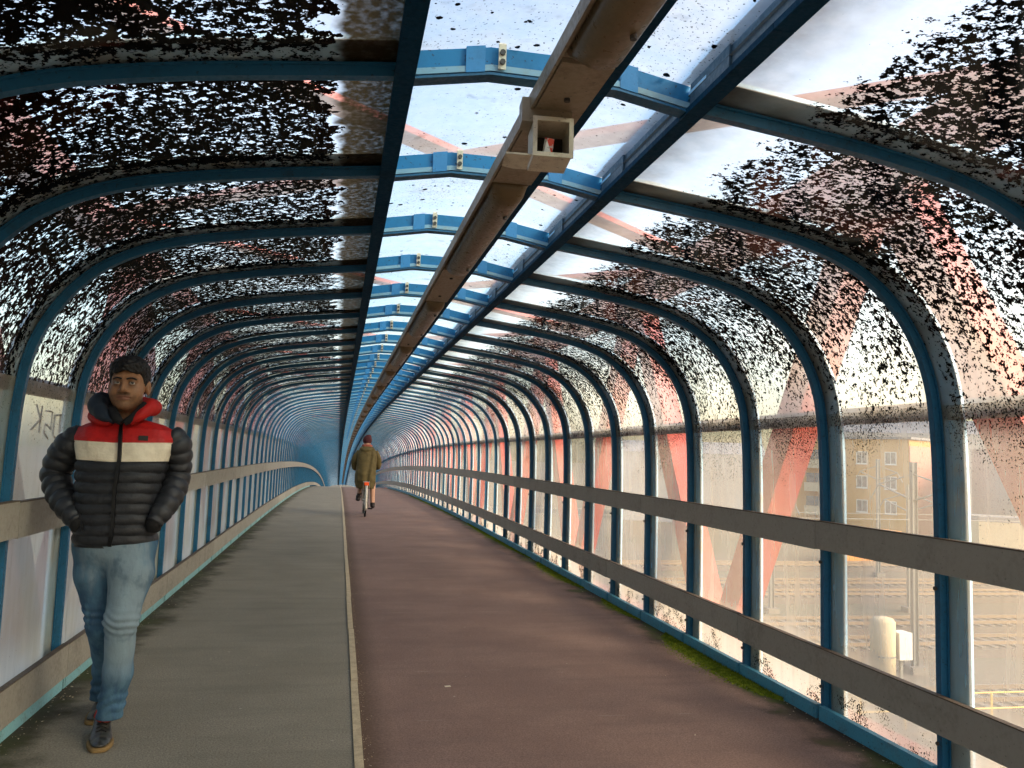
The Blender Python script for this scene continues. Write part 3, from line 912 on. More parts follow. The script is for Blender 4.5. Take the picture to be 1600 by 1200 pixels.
# catenary masts
for (x_, y_, h_, lab) in ((24.2, 43.8, 7.4, 'grey catenary mast with two cantilever arms between the middle tracks'), (33.0, 43.8, 7.4, 'grey catenary mast farther along the middle tracks'),
                          (41.0, 58.0, 9.0, 'grey catenary mast before the cream shed'), (23.5, 30.9, 8.6, 'grey catenary mast beside the yellow railing')):
    T = empty('catenary_mast', (x_, y_, GZ)); tag(T, lab, 'mast', 'catenary masts')
    m = MB(); m.box(-0.12, 0.12, -0.02, 0.02, 0, h_); m.box(-0.12, -0.10, -0.11, 0.11, 0, h_); m.box(0.10, 0.12, -0.11, 0.11, 0, h_); m.build('post', 'mast', T)
    for q in (-1, 1):
        m = MB(); m.tube([(0, 0, h_ - 1.6), (0, q * 2.3, h_ - 1.0)], 0.04, 6); m.tube([(0, 0, h_ - 0.5), (0, q * 2.3, h_ - 1.0), (0, q * 2.9, h_ - 1.7)], 0.03, 6); m.build('arm', 'mast', T)
    m = MB(); m.box(-0.35, 0.35, -0.35, 0.35, 0.0, 0.3); m.build('base', 'sleeper', T)
for y_ in (41.4, 46.2):
    m = MB(); m.tube([(-60, y_, GZ + 5.6), (0, y_, GZ + 5.4), (60, y_, GZ + 5.6)], 0.02, 5)
    tag(m.build('overhead_wire', 'mast'), 'thin overhead wire strung above the middle tracks', 'wire', 'overhead wires')
# yellow railing, cabinet and tank by the near track
RL = empty('yellow_railing', (0, 0, 0)); tag(RL, 'yellow two-bar railing along the yard walkway', 'railing')
for k in range(12):
    m = MB(); m.cyl((16.5 + k * 1.6, 24.3, GZ), (16.5 + k * 1.6, 24.3, GZ + 1.12), 0.03, 6); m.build('post', 'yellow', RL)
for z_ in (0.6, 1.1):
    m = MB(); m.cyl((16.4, 24.3, GZ + z_), (34.2, 24.3, GZ + z_), 0.025, 6); m.build('rail', 'yellow', RL)
TK = empty('storage_tank', (19.6, 27.0, GZ)); TK.location = (20.6, 28.9, GZ)
tag(TK, 'upright cream storage tank with a side cabinet beside the near track', 'tank')
m = MB(); m.tube([(0, 0, 0.1), (0, 0, 2.5), (0, 0, 2.62), (0, 0, 2.68)], [0.45, 0.45, 0.36, 0.1], 20); m.build('shell', 'creamwall', TK, smooth=True)
m = MB(); m.tube([(0, 0, 1.2), (0, 0, 1.26)], [0.465, 0.465], 20); m.build('band', 'mast', TK)
m = MB(); m.box(0.5, 1.05, -0.3, 0.3, 1.1, 2.1); m.build('cabinet', 'frame', TK)
m = MB(); m.box(0.72, 0.82, -0.05, 0.05, 0, 1.1); m.build('cabinet_post', 'mast', TK)
m = MB(); m.box(-0.6, 0.6, -0.6, 0.6, 0, 0.1); m.build('plinth', 'sleeper', TK)
CN = empty('freight_container', (45.5, 66.5, GZ + 0.3)); CN.rotation_euler = (0, 0, 0.05)
tag(CN, 'faded orange freight container standing between tracks and sheds', 'container')
m = MB()
for k in range(24): m.box(-3 + k * 0.25, -3 + k * 0.25 + 0.14, -1.22, 1.22, 0, 2.5)
m.box(-3.02, 3.02, -1.18, 1.18, 0.02, 2.55); m.build('shell', 'orange', CN)
m = MB(); m.box(-3.03, 3.03, -1.25, 1.25, -0.2, -0.001); m.build('base_frame', 'rail', CN)

# ------------------------------------------------------------------ modelling tools for figures
def surface_nets(fn, lo, hi, h):
    lo, hi = np.array(lo, float), np.array(hi, float)
    N = np.ceil((hi - lo) / h).astype(int) + 1
    ax = [lo[i] + h * np.arange(N[i]) for i in range(3)]
    X, Y, Z = np.meshgrid(*ax, indexing='ij')
    V = fn(X, Y, Z).astype(np.float32)
    S = V < 0
    idx = -np.ones(tuple(N - 1), int)
    acc = np.zeros(tuple(N - 1) + (3,)); cnt = np.zeros(tuple(N - 1))
    sl = lambda o: tuple(slice(o[i], N[i] - 1 + o[i]) for i in range(3))
    corners = [(i, j, k) for i in (0, 1) for j in (0, 1) for k in (0, 1)]
    for a in corners:
        for d in range(3):
            if a[d] == 0:
                b = list(a); b[d] = 1
                va, vb = V[sl(a)], V[sl(b)]
                cr_ = (va < 0) != (vb < 0)
                t = np.where(cr_, va / np.where(cr_, va - vb, 1), 0)
                for q in range(3):
                    acc[..., q] += np.where(cr_, a[q] + (t if q == d else 0), 0)
                cnt += cr_
    mask = cnt > 0
    idx[mask] = np.arange(mask.sum())
    ijk = np.argwhere(mask)
    verts = lo + h * (ijk + acc[mask] / cnt[mask][:, None])
    faces = []
    for d in range(3):
        e1, e2 = (d + 1) % 3, (d + 2) % 3
        A = S[tuple(slice(0, N[i] - 1) if i == d else slice(1, N[i] - 1) for i in range(3))]
        B = S[tuple(slice(1, N[i]) if i == d else slice(1, N[i] - 1) for i in range(3))]
        for flip, msk in ((False, A & ~B), (True, ~A & B)):
            c = np.argwhere(msk)
            if not len(c): continue
            off_ = np.ones(3, int); off_[d] = 0
            c = c + off_
            def g(s1, s2):
                q = c.copy(); q[:, e1] -= s1; q[:, e2] -= s2
                return idx[q[:, 0], q[:, 1], q[:, 2]]
            f = np.stack([g(1, 1), g(0, 1), g(0, 0), g(1, 0)], 1)
            faces.append(f[:, ::-1] if flip else f)
    return verts, np.concatenate(faces)
def smin(a, b, k):
    h_ = np.clip(0.5 + 0.5 * (b - a) / k, 0, 1)
    return b * (1 - h_) + a * h_ - k * h_ * (1 - h_)
def smax(a, b, k): return -smin(-a, -b, k)
def ell(X, Y, Z, c, r):
    q = np.sqrt(((X - c[0]) / r[0]) ** 2 + ((Y - c[1]) / r[1]) ** 2 + ((Z - c[2]) / r[2]) ** 2)
    return (q - 1) * min(r)
def rcone(X, Y, Z, a, b, ra, rb):
    a, b = np.array(a, float), np.array(b, float)
    d = b - a
    t = np.clip(((X - a[0]) * d[0] + (Y - a[1]) * d[1] + (Z - a[2]) * d[2]) / max(1e-9, d @ d), 0, 1)
    return np.sqrt((X - a[0] - t * d[0]) ** 2 + (Y - a[1] - t * d[1]) ** 2 + (Z - a[2] - t * d[2]) ** 2) - (ra + (rb - ra) * t)
def chain(X, Y, Z, pts, rad, k=0.02):
    d = None
    for i in range(len(pts) - 1):
        q = rcone(X, Y, Z, pts[i], pts[i + 1], rad[i], rad[i + 1])
        d = q if d is None else smin(d, q, k)
    return d
def wob(X, Y, Z, f, s=0.0):
    return (np.sin(X * f + s + 1.7 * np.sin(Z * f * 0.61 + s)) * np.sin(Y * f * 1.13 + 2.1 * s + np.sin(X * f * 0.7)) * np.sin(Z * f * 0.93 + 0.7 + s + 1.3 * np.sin(Y * f * 0.53)))
def sdf_obj(name, fn, lo, hi, h, mat, parent, loc=(0, 0, 0)):
    v, f = surface_nets(fn, lo, hi, h)
    me = bpy.data.meshes.new(name)
    me.from_pydata(v.tolist(), [], f.tolist())
    me.materials.append(M[mat])
    me.polygons.foreach_set('use_smooth', [True] * len(me.polygons))
    me.update()
    return link(name, me, parent, loc)
def smooth_path(pts, k=8):
    return catmull(pts, k)
def puff_tube(pts, rad, baff, amp, n=28, k=10, squash=(1.0, 1.0), wr=0.0, seed=0.0):
    """sleeve or roll: swept circle with quilted bulges along its length"""
    C = smooth_path([tuple(p) + (r,) for p, r in zip(pts, rad)], k)
    m = MB(); rings = []; s = 0.0
    for i, c in enumerate(C):
        p = Vector(c[:3])
        if i: s += (p - Vector(C[i - 1][:3])).length
        d = (Vector(C[min(i + 1, len(C) - 1)][:3]) - Vector(C[max(i - 1, 0)][:3])).normalized()
        sx = d.cross(Vector((0, 1, 0))).normalized(); uz = sx.cross(d)
        ring = []
        for j in range(n):
            a = 2 * math.pi * j / n
            r = c[3] + amp * (abs(math.sin(math.pi * s / baff + 0.35 * math.sin(a + 1.0 + seed) + 0.2 * math.sin(3 * a + seed))) ** 0.6 - 0.6)
            r += wr * math.sin(5 * a + s * 60 + seed) * math.sin(s * 90 + 2 * a)
            ring.append(p + (sx * math.cos(a) * squash[0] + uz * math.sin(a) * squash[1]) * r)
        rings.append(ring)
    m.loft(rings)
    return m

# ------------------------------------------------------------------ the walking man
def fabric(name, col, rough=0.75, scale=300.0, var=0.3, sheen=0.0, spec=0.3, wrinkle=0.35):
    t = NT(name)
    v = t.obj()
    n1 = t.noise(v, 22, 4, 0.6); n2 = t.noise(v, scale, 2, 0.6)
    c = t.mix(t.ramp(n1, 0.3, 0.7, 0, var), col, tuple(k * 0.45 for k in col))
    b = t.math('ADD', t.math('MULTIPLY', n1, 0.8), t.math('MULTIPLY', n2, 0.2))
    return t.done(t.princ(c, rough, 0, spec, b, wrinkle, 0.01, sheen))
MY = 4.12
def mp(px, py, Y=MY): return at(px, py, Y)
org = np.array([-0.955, MY, 0.0])
def ml(px, py, Y=MY): return mp(px, py, Y) - org
MAN = empty('person', tuple(org))
tag(MAN, 'person in red, white and black puffer jacket and faded jeans walking with hands in pockets', 'person')

zc = lambda py: float(ml(185, py)[2])
Z_RED, Z_WHITE = zc(692), zc(721)
def jacket_mat():
    t = NT('quilted_jacket')
    v = t.obj(); x, y_, z = t.xyz(v)
    lean = t.math('MULTIPLY', t.math('ABSOLUTE', t.math('SUBTRACT', x, float(ml(186, 705)[0]))), 0.035)
    zz = t.math('SUBTRACT', z, lean)
    n1 = t.noise(v, 26, 4, 0.6)
    red = t.mix(t.ramp(n1, 0.3, 0.7), (0.50, 0.012, 0.010), (0.38, 0.008, 0.008))
    white = t.mix(t.ramp(n1, 0.3, 0.7), (0.78, 0.70, 0.55), (0.68, 0.60, 0.46))
    blk = t.mix(t.ramp(n1, 0.3, 0.7), (0.020, 0.022, 0.027), (0.010, 0.011, 0.014))
    c = t.mix(t.math('GREATER_THAN', zz, Z_WHITE), blk, white)
    c = t.mix(t.math('GREATER_THAN', zz, Z_RED), c, red)
    return t.done(t.princ(c, 0.55, 0, 0.35, n1, 0.5, 0.012))
M['jacket'] = jacket_mat()
M['black_quilt'] = fabric('black_quilt', (0.020, 0.022, 0.027), 0.5, 300, 0.4, 0, 0.4)
M['red_cloth'] = fabric('red_cloth', (0.48, 0.012, 0.010), 0.6)
M['navy_lining'] = fabric('navy_lining', (0.018, 0.028, 0.045), 0.6)
M['black_cloth'] = fabric('black_cloth', (0.008, 0.008, 0.009), 0.7)
M['zip'] = fabric('zip_black', (0.006, 0.006, 0.007), 0.4)

# torso of the jacket: (photo row, left edge, right edge, half depth, depth centre)
TK_ = [(652, 184, 212, 0.050, 0.03), (656, 166, 229, 0.072, 0.025), (662, 141, 255, 0.092, 0.02), (670, 124, 272, 0.108, 0.012), (684, 118, 277, 0.122, 0.004),
       (700, 119, 273, 0.132, -0.002), (720, 121, 265, 0.137, -0.006), (745, 121, 256, 0.138, -0.008), (775, 119, 250, 0.138, -0.008), (805, 117, 246, 0.138, -0.006),
       (830, 116, 245, 0.136, -0.004), (846, 116, 245, 0.132, -0.002), (852, 118, 243, 0.124, -0.002)]
def torso_at(py):
    c = [np.interp(py, [k[0] for k in TK_], [k[i] for k in TK_]) for i in range(1, 5)]
    L, R = ml(c[0], py), ml(c[1], py)
    return (L[0] + R[0]) / 2, c[3], (L[2] + R[2]) / 2, (R[0] - L[0]) / 2, c[2]
def torso_surf(py, ang):
    cx, cy, cz, hw, hd = torso_at(py)
    zb = cz
    seams = Z_WHITE - 0.062 * 0.0
    if zb < Z_WHITE - 0.004:
        ph = (Z_WHITE - zb) / 0.0465
        puff = 0.010 * (abs(math.sin(math.pi * (ph + 0.05 * math.sin(4 * ang) + 0.03 * math.sin(11 * ang + zb * 40)))) ** 0.55 - 0.55)
    else:
        puff = 0.003 * math.sin(9 * ang + zb * 30)
        puff -= 0.005 * math.exp(-((zb - Z_WHITE) / 0.004) ** 2) + 0.003 * math.exp(-((zb - Z_RED) / 0.003) ** 2)
    ca, sa = math.cos(ang), math.sin(ang)
    e = 0.80
    x = cx + (hw + puff) * math.copysign(abs(ca) ** e, ca)
    y = cy + (hd + puff) * math.copysign(abs(sa) ** e, sa)
    return (x, y, cz)
m = MB()
m.loft([[torso_surf(py, 2 * math.pi * j / 72) for j in range(72)] for py in np.arange(652, 852.1, 1.25)])
JK = m.build('jacket', 'jacket', MAN, smooth=True)
def front(px, py, out=0.004):
    cx, cy, cz, hw, hd = torso_at(py)
    X = ml(px, py)[0]
    # walk along the front of the ring until the asked x (seen from the camera, so shift for depth)
    best = None
    for j in range(180, 361):
        q = torso_surf(py, math.radians(j))
        w = np.array(q) + org
        v = w - np.array([0, 0, CAMH]); zc_ = v @ cf
        sx = 800 + FPX * (v @ cr) / zc_
        if best is None or abs(sx - px) < best[0]: best = (abs(sx - px), q)
    q = best[1]
    return (q[0], q[1] - out, q[2])
zp = [(191, 660), (190, 680), (187, 705), (185, 722), (182, 745), (179, 770), (177, 800), (174, 830), (172, 849)]
pts = smooth_path([front(a, b, 0.009) for a, b in zp], 6)
m = MB(); m.loft([[(p[0] - 0.009, p[1] + 0.012, p[2]), (p[0] - 0.007, p[1] - 0.003, p[2]), (p[0] + 0.007, p[1] - 0.003, p[2]), (p[0] + 0.009, p[1] + 0.012, p[2])] for p in pts])
m.build('zip', 'zip', JK)
q = front(224, 684, 0.010)
m = MB(); m.loft([[(q[0] - 0.019, q[1] - 0.002, q[2] - 0.011), (q[0] + 0.019, q[1] + 0.008, q[2] - 0.011), (q[0] + 0.019, q[1] + 0.011, q[2] - 0.010), (q[0] - 0.019, q[1] + 0.001, q[2] - 0.010)],
                  [(q[0] - 0.019, q[1] - 0.002, q[2] + 0.011), (q[0] + 0.019, q[1] + 0.008, q[2] + 0.011), (q[0] + 0.019, q[1] + 0.011, q[2] + 0.010), (q[0] - 0.019, q[1] + 0.001, q[2] + 0.010)]])
m.build('chest_patch', 'zip', JK)
# pocket slits
for (a, b) in (((124, 800), (130, 826)), ((238, 800), (234, 826))):
    p0, p1 = front(*a, 0.002), front(*b, 0.002)
    m = MB(); m.tube([p0, p1], 0.006, 6); m.build('pocket_edge', 'zip', JK)
for pts_, rad_, sd_ in (([ml(132, 675, 4.13), ml(114, 693, 4.14), ml(98, 715, 4.16), ml(87, 741, 4.17), ml(93, 768, 4.13), ml(106, 793, 4.07), ml(121, 816, 4.02)], [0.048, 0.068, 0.068, 0.063, 0.060, 0.053, 0.038], 0.0),
                        ([ml(263, 675, 4.13), ml(275, 693, 4.14), ml(279, 715, 4.16), ml(278, 742, 4.17), ml(270, 768, 4.12), ml(257, 793, 4.06), ml(240, 817, 4.02)], [0.048, 0.064, 0.060, 0.056, 0.056, 0.050, 0.036], 2.0)):
    puff_tube(pts_, rad_, 0.052, 0.010, 32, 14, (1, 1.0), 0.0018, sd_).build('sleeve', 'black_quilt', JK, smooth=True)
# hands pushed into the pockets: only the wrists' cuffs show
for a in ((122, 817), (240, 818)):
    c = ml(*a, 4.03)
    m = puff_tube([c + np.array([0, 0.0, 0.02]), c, c - np.array([0, -0.01, 0.03])], [0.034, 0.036, 0.030], 0.2, 0.0, 16, 6)
    m.build('cuff', 'black_cloth', JK, smooth=True)
# collar and hood
puff_tube([ml(176, 640, 4.035), ml(181, 652, 4.00), ml(190, 660, 3.985)], [0.020, 0.022, 0.014], 0.2, 0.0, 14, 8).build('collar', 'black_cloth', JK, smooth=True)
puff_tube([ml(228, 632, 4.035), ml(212, 650, 4.00), ml(194, 661, 3.985)], [0.020, 0.022, 0.014], 0.2, 0.0, 14, 8).build('collar', 'black_cloth', JK, smooth=True)
m = puff_tube([ml(204, 662, 3.995), ml(218, 650, 4.00), ml(233, 638, 4.05), ml(238, 636, 4.12), ml(228, 636, 4.22), ml(205, 634, 4.265), ml(180, 634, 4.255), ml(162, 634, 4.20)],
              [0.010, 0.022, 0.031, 0.037, 0.044, 0.048, 0.046, 0.036], 0.09, 0.004, 22, 10, (1, 1.15), 0.0015, 1.0)
m.build('hood', 'red_cloth', JK, smooth=True)
m = puff_tube([ml(171, 627, 4.20), ml(158, 627, 4.15), ml(153, 635, 4.09), ml(161, 648, 4.035), ml(178, 658, 4.00)], [0.034, 0.040, 0.041, 0.030, 0.012], 0.08, 0.004, 22, 10, (1, 1.1), 0.002, 0.4)
m.build('hood_lining', 'navy_lining', JK, smooth=True)
m = puff_tube([ml(150, 648, 4.16), ml(147, 651, 4.10), ml(156, 657, 4.05), ml(172, 662, 4.015)], [0.024, 0.026, 0.022, 0.010], 0.09, 0.003, 18, 8, (1, 1), 0.001, 0.9)
m.build('hood', 'red_cloth', JK, smooth=True)

# jeans
def denim():
    t = NT('faded_denim')
    v = t.obj(); x, y_, z = t.xyz(v)
    n1 = t.noise(t.vscale(v, (3, 3, 1)), 9, 4, 0.6)
    fade = t.math('MULTIPLY', t.ramp(t.math('ADD', y_, t.math('MULTIPLY', t.math('SUBTRACT', n1, 0.5), 0.12)), -0.055, -0.125), t.ramp(z, 0.20, 0.40))
    c = t.mix(t.ramp(n1, 0.3, 0.7), (0.032, 0.080, 0.145), (0.070, 0.145, 0.215))
    c = t.mix(t.math('MULTIPLY', fade, 0.55), c, (0.27, 0.34, 0.37))
    c = t.mix(t.ramp(t.noise(t.vscale(v, (1, 1, 0.7)), 13, 3, 0.6), 0.52, 0.72, 0, 0.5), c, (0.030, 0.065, 0.11))
    return t.done(t.princ(c, 0.85, 0, 0.2, t.math('ADD', n1, t.math('MULTIPLY', t.noise(t.vscale(v, (1, 1, 1.6)), 24, 3, 0.5), 0.5)), 0.45, 0.010))
M['denim'] = denim()
FL = [ml(207, 832, 4.11), ml(205, 895, 4.06), ml(190, 968, 4.00), ml(184, 1050, 4.05), ml(170, 1122, 4.09)]
FR_ = [0.098, 0.091, 0.066, 0.058, 0.055]
RL_ = [ml(154, 832, 4.13), ml(149, 895, 4.13), ml(160, 975, 4.14), ml(166, 1045, 4.30), ml(158, 1102, 4.42)]
RR_ = [0.094, 0.086, 0.064, 0.054, 0.056]
def jeans(X, Y, Z):
    a = chain(X, Y, Z, FL, FR_, 0.03)
    b = chain(X, Y, Z, RL_, RR_, 0.03)
    pe = ell(X, Y, Z, ml(181, 845, 4.12), (0.165, 0.125, 0.13))
    d = smin(smin(a, pe, 0.05), smin(b, pe, 0.05), 0.018)
    zk, zk2 = FL[2][2], RL_[2][2]
    # bunched folds at the knees and above the hems
    w = 0.0042 * np.sin((Z + 0.35 * (X - FL[2][0])) * 190 + 2 * np.sin(X * 40)) * np.exp(-((Z - zk + 0.01) / 0.05) ** 2)
    w += 0.0042 * np.sin((Z - 0.45 * X) * 150 + 1.5 * np.sin(X * 45 + Y * 30)) * np.exp(-((Z - 0.16) / 0.06) ** 2)
    w += 0.003 * wob(X, Y, Z, 30, 0.4)
    return np.maximum(d + w, 0.085 - Z)
lo = np.minimum(np.min(FL, 0), np.min(RL_, 0)) - 0.14; hi = np.maximum(np.max(FL, 0), np.max(RL_, 0)) + 0.14
hi[2] = zc(838) ; lo[2] = 0.05
def jeans_c(X, Y, Z): return np.maximum(jeans(X, Y, Z), Z - (hi[2] - 0.012))
sdf_obj('jeans', jeans_c, lo, hi, 0.0065, 'denim', MAN)

# shoes
def shoe_mat():
    t = NT('dark_leather')
    n1 = t.noise(t.obj(), 40, 4, 0.6)
    return t.done(t.princ(t.mix(t.ramp(n1, 0.35, 0.7), (0.012, 0.012, 0.011), (0.05, 0.05, 0.042)), 0.35, 0, 0.5, n1, 0.3, 0.004))
M['shoe'] = shoe_mat()
M['sole'] = fabric('tan_sole', (0.20, 0.13, 0.05), 0.7)
M['sock'] = fabric('red_sock', (0.55, 0.05, 0.04), 0.8)
def floorpt(px, py):
    v = cf * FPX + cr * (px - 800) - cu * (py - 600)
    t = -CAMH / v[2]
    return np.array([v[0] * t, v[1] * t, 0.0])
def shoe(heel, toe, lift, parent):
    heel, toe = np.array(heel, float), np.array(toe, float)
    u = (toe - heel); L = np.linalg.norm(u[:2])
    def zs(s_): return lift * (1 - s_) ** 1.3
    def coords(X, Y, Z):
        dx, dy = (toe - heel)[:2] / L
        s_ = ((X - heel[0]) * dx + (Y - heel[1]) * dy) / L
        q = (-(X - heel[0]) * dy + (Y - heel[1]) * dx)
        return s_, q, Z - zs(np.clip(s_, 0, 1))
    def width(s_): return 0.036 + 0.014 * np.exp(-((s_ - 0.68) / 0.25) ** 2)
    def top(s_): return 0.105 - 0.06 * np.clip((s_ - 0.22) / 0.5, 0, 1) ** 0.8
    def body(X, Y, Z):
        s_, q, z = coords(X, Y, Z)
        d = np.sqrt(((s_ - 0.5) * L / (L * 0.53)) ** 4 + (q / width(s_)) ** 4) ** 0.5 - 1
        d = d * 0.035
        d = smax(d, z - top(s_) + 0.35 * np.abs(q), 0.02)
        return np.maximum(d, 0.0215 - z)
    def sole_(X, Y, Z):
        s_, q, z = coords(X, Y, Z)
        d = (np.sqrt(((s_ - 0.5) * L / (L * 0.55)) ** 4 + (q / (width(s_) + 0.004)) ** 4) ** 0.5 - 1) * 0.035
        return np.maximum(np.maximum(d, z - 0.0205), -z)
    lo_ = np.minimum(heel, toe) - 0.09; hi_ = np.maximum(heel, toe) + 0.09
    lo_[2] = -0.01; hi_[2] = 0.14 + lift
    o = sdf_obj('shoe', body, lo_, hi_, 0.0045, 'shoe', parent)
    sdf_obj('sole', sole_, lo_, hi_, 0.0045, 'sole', o)
    # laces and tongue
    m = MB()
    for k in range(4):
        s_ = 0.36 + 0.08 * k
        c = heel + (toe - heel) * s_; z = top(s_) + zs(s_) + 0.001
        m.tube([c + np.array([-0.022, 0, z - 0.006]), c + np.array([0, 0, z + 0.003]), c + np.array([0.022, 0, z - 0.006])], 0.0025, 5)
    m.build('laces', 'black_cloth', o)
    return o
ft = floorpt(154, 1176) - org; fh = floorpt(163, 1128) - org
d_ = (ft - fh); d_ /= np.linalg.norm(d_)
fh = ft - d_ * 0.275; fh[2] = ft[2] = 0
shoe(fh, ft, 0.0, MAN)
an = FL[-1]
m = MB(); m.tube([(an[0] + 0.004, an[1] - 0.010, 0.15), (fh[0] + d_[0] * 0.075, fh[1] + d_[1] * 0.075, 0.085)], [0.040, 0.040], 14); m.build('sock', 'sock', MAN, smooth=True)
rt = floorpt(143, 1133) - org
rh = rt + np.array([0.03, 0.25, 0.0]); rh[2] = rt[2] = 0
shoe(rh, rt, 0.05, MAN)

# head
def skin_mat():
    t = NT('brown_skin')
    v = t.obj(); x, y_, z = t.xyz(v)
    n1 = t.noise(v, 60, 4, 0.6)
    c = t.mix(t.ramp(n1, 0.3, 0.7), (0.34, 0.17, 0.085), (0.28, 0.135, 0.065))
    ax_ = t.math('ABSOLUTE', x)
    # shaved beard and moustache
    bd = t.math('MULTIPLY', t.ramp(z, -0.045, -0.062), t.ramp(y_, 0.03, -0.02))
    lip = t.math('MULTIPLY', t.ramp(ax_, 0.030, 0.022), t.math('MULTIPLY', t.ramp(z, -0.078, -0.074), t.ramp(z, -0.054, -0.058)))
    c = t.mix(t.math('MULTIPLY', bd, t.ramp(n1, 0.3, 0.6, 0.25, 0.5)), c, (0.10, 0.06, 0.04))
    mo = t.math('MULTIPLY', t.ramp(ax_, 0.034, 0.024), t.math('MULTIPLY', t.ramp(z, -0.057, -0.053), t.ramp(z, -0.040, -0.045)))
    c = t.mix(t.math('MULTIPLY', mo, 0.65), c, (0.06, 0.035, 0.022))
    c = t.mix(t.math('MULTIPLY', lip, 0.7), c, (0.22, 0.085, 0.06))
    # darker skin round the eyes
    ey = t.math('MULTIPLY', t.ramp(t.math('ABSOLUTE', t.math('SUBTRACT', ax_, 0.031)), 0.026, 0.010), t.ramp(t.math('ABSOLUTE', t.math('ADD', z, 0.002)), 0.024, 0.010))
    c = t.mix(t.math('MULTIPLY', ey, 0.55), c, (0.11, 0.055, 0.03))
    return t.done(t.princ(c, 0.48, 0, 0.4, n1, 0.15, 0.003))
M['skin'] = skin_mat()
M['hair'] = fabric('black_hair', (0.006, 0.005, 0.005), 0.55, 420, 0.3, 0, 0.4, 0.9)
def eye_mat():
    t = NT('eyes')
    x, y_, z = t.xyz(t.obj())
    r = t.math('SQRT', t.math('ADD', t.math('POWER', t.math('SUBTRACT', x, 0.0030), 2.0), t.math('POWER', t.math('SUBTRACT', z, 0.0015), 2.0)))
    c = t.mix(t.ramp(r, 0.0052, 0.0060), (0.010, 0.007, 0.006), (0.36, 0.32, 0.28))
    return t.done(t.princ(c, 0.15, 0, 0.5))
M['eye'] = eye_mat()
HC = mp(202, 601, 4.10)
H = empty('head_anchor', (0, 0, 0)); bpy.data.objects.remove(H)
def headfn(X, Y, Z):
    # the figure is symmetric: fold x
    A = np.abs(X)
    d = ell(X, Y, Z, (0, 0.014, 0.030), (0.076, 0.094, 0.086))
    d = smin(d, ell(X, Y, Z, (0, -0.026, -0.028), (0.066, 0.068, 0.086)), 0.03)
    d = smin(d, ell(X, Y, Z, (0, -0.030, -0.078), (0.056, 0.058, 0.044)), 0.03)
    d = smin(d, ell(A, Y, Z, (0.036, -0.060, -0.040), (0.030, 0.030, 0.034)), 0.025)
    d = smin(d, rcone(A, Y, Z, (0.008, -0.088, 0.022), (0.046, -0.074, 0.022), 0.009, 0.008), 0.018)
    d = smax(d, -ell(A, Y, Z, (0.031, -0.101, 0.001), (0.021, 0.018, 0.013)), 0.012)
    d = smin(d, rcone(X, Y, Z, (0, -0.089, 0.010), (0, -0.113, -0.030), 0.007, 0.0115), 0.012)
    d = smin(d, ell(A, Y, Z, (0.0135, -0.099, -0.036), (0.009, 0.012, 0.008)), 0.008)
    d = smin(d, ell(X, Y, Z, (0, -0.090, -0.0595), (0.027, 0.014, 0.0065)), 0.006)
    d = smin(d, ell(X, Y, Z, (0, -0.088, -0.0715), (0.024, 0.014, 0.0080)), 0.006)
    d = smax(d, -rcone(A, Y, Z, (0.0, -0.106, -0.0652), (0.028, -0.093, -0.0665), 0.0028, 0.002), 0.003)
    d = smin(d, ell(X, Y, Z, (0, -0.072, -0.100), (0.026, 0.022, 0.020)), 0.02)
    # lids round the eyes
    lid = np.maximum(ell(A, Y, Z, (0.031, -0.0805, 0.001), (0.0165, 0.0135, 0.0135)), -(np.abs(Z + 0.0002) - 0.0040))
    d = smin(d, lid, 0.004)
    ear = ell(A, Y, Z, (0.080, 0.012, -0.012), (0.013, 0.021, 0.034))
    ear = smax(ear, -ell(A, Y, Z, (0.093, 0.004, -0.010), (0.010, 0.012, 0.020)), 0.006)
    d = smin(d, ear, 0.006)
    d = smin(d, rcone(X, Y, Z, (0, 0.020, -0.085), (0.0, 0.035, -0.20), 0.056, 0.062), 0.02)
    return d
HD = sdf_obj('body', headfn, (-0.105, -0.135, -0.21), (0.105, 0.125, 0.13), 0.0027, 'skin', MAN, tuple(HC - org))
HD['label'] = 'head and neck with short black hair, looking past the camera'
def hairfn(X, Y, Z):
    d = ell(X, Y, Z, (0, 0.012, 0.040), (0.086, 0.104, 0.090))
    d = smin(d, ell(X, Y, Z, (0, -0.020, 0.085), (0.066, 0.075, 0.040)), 0.03)
    line = 0.052 + 0.006 * np.cos(X * 70)
    # hairline across the brow, temples, then down in front of the ears
    keep = np.where(Y < -0.035, line, np.where(Y < 0.0, -0.005 + 0.0 * X, np.where(Y < 0.03, 0.018, -0.075)))
    t = np.clip((Y + 0.050) / 0.022, 0, 1)
    keep = line * (1 - t) + np.where(Y < 0.002, -0.012, np.where(Y < 0.034, 0.022, -0.085)) * t
    d = smax(d, keep - Z, 0.006)
    d = d + 0.0035 * wob(X, Y, Z, 150, 0.2) + 0.002 * wob(X, Y, Z, 320, 1.2)
    return d
sdf_obj('hair', hairfn, (-0.11, -0.125, -0.10), (0.11, 0.135, 0.16), 0.0032, 'hair', HD)
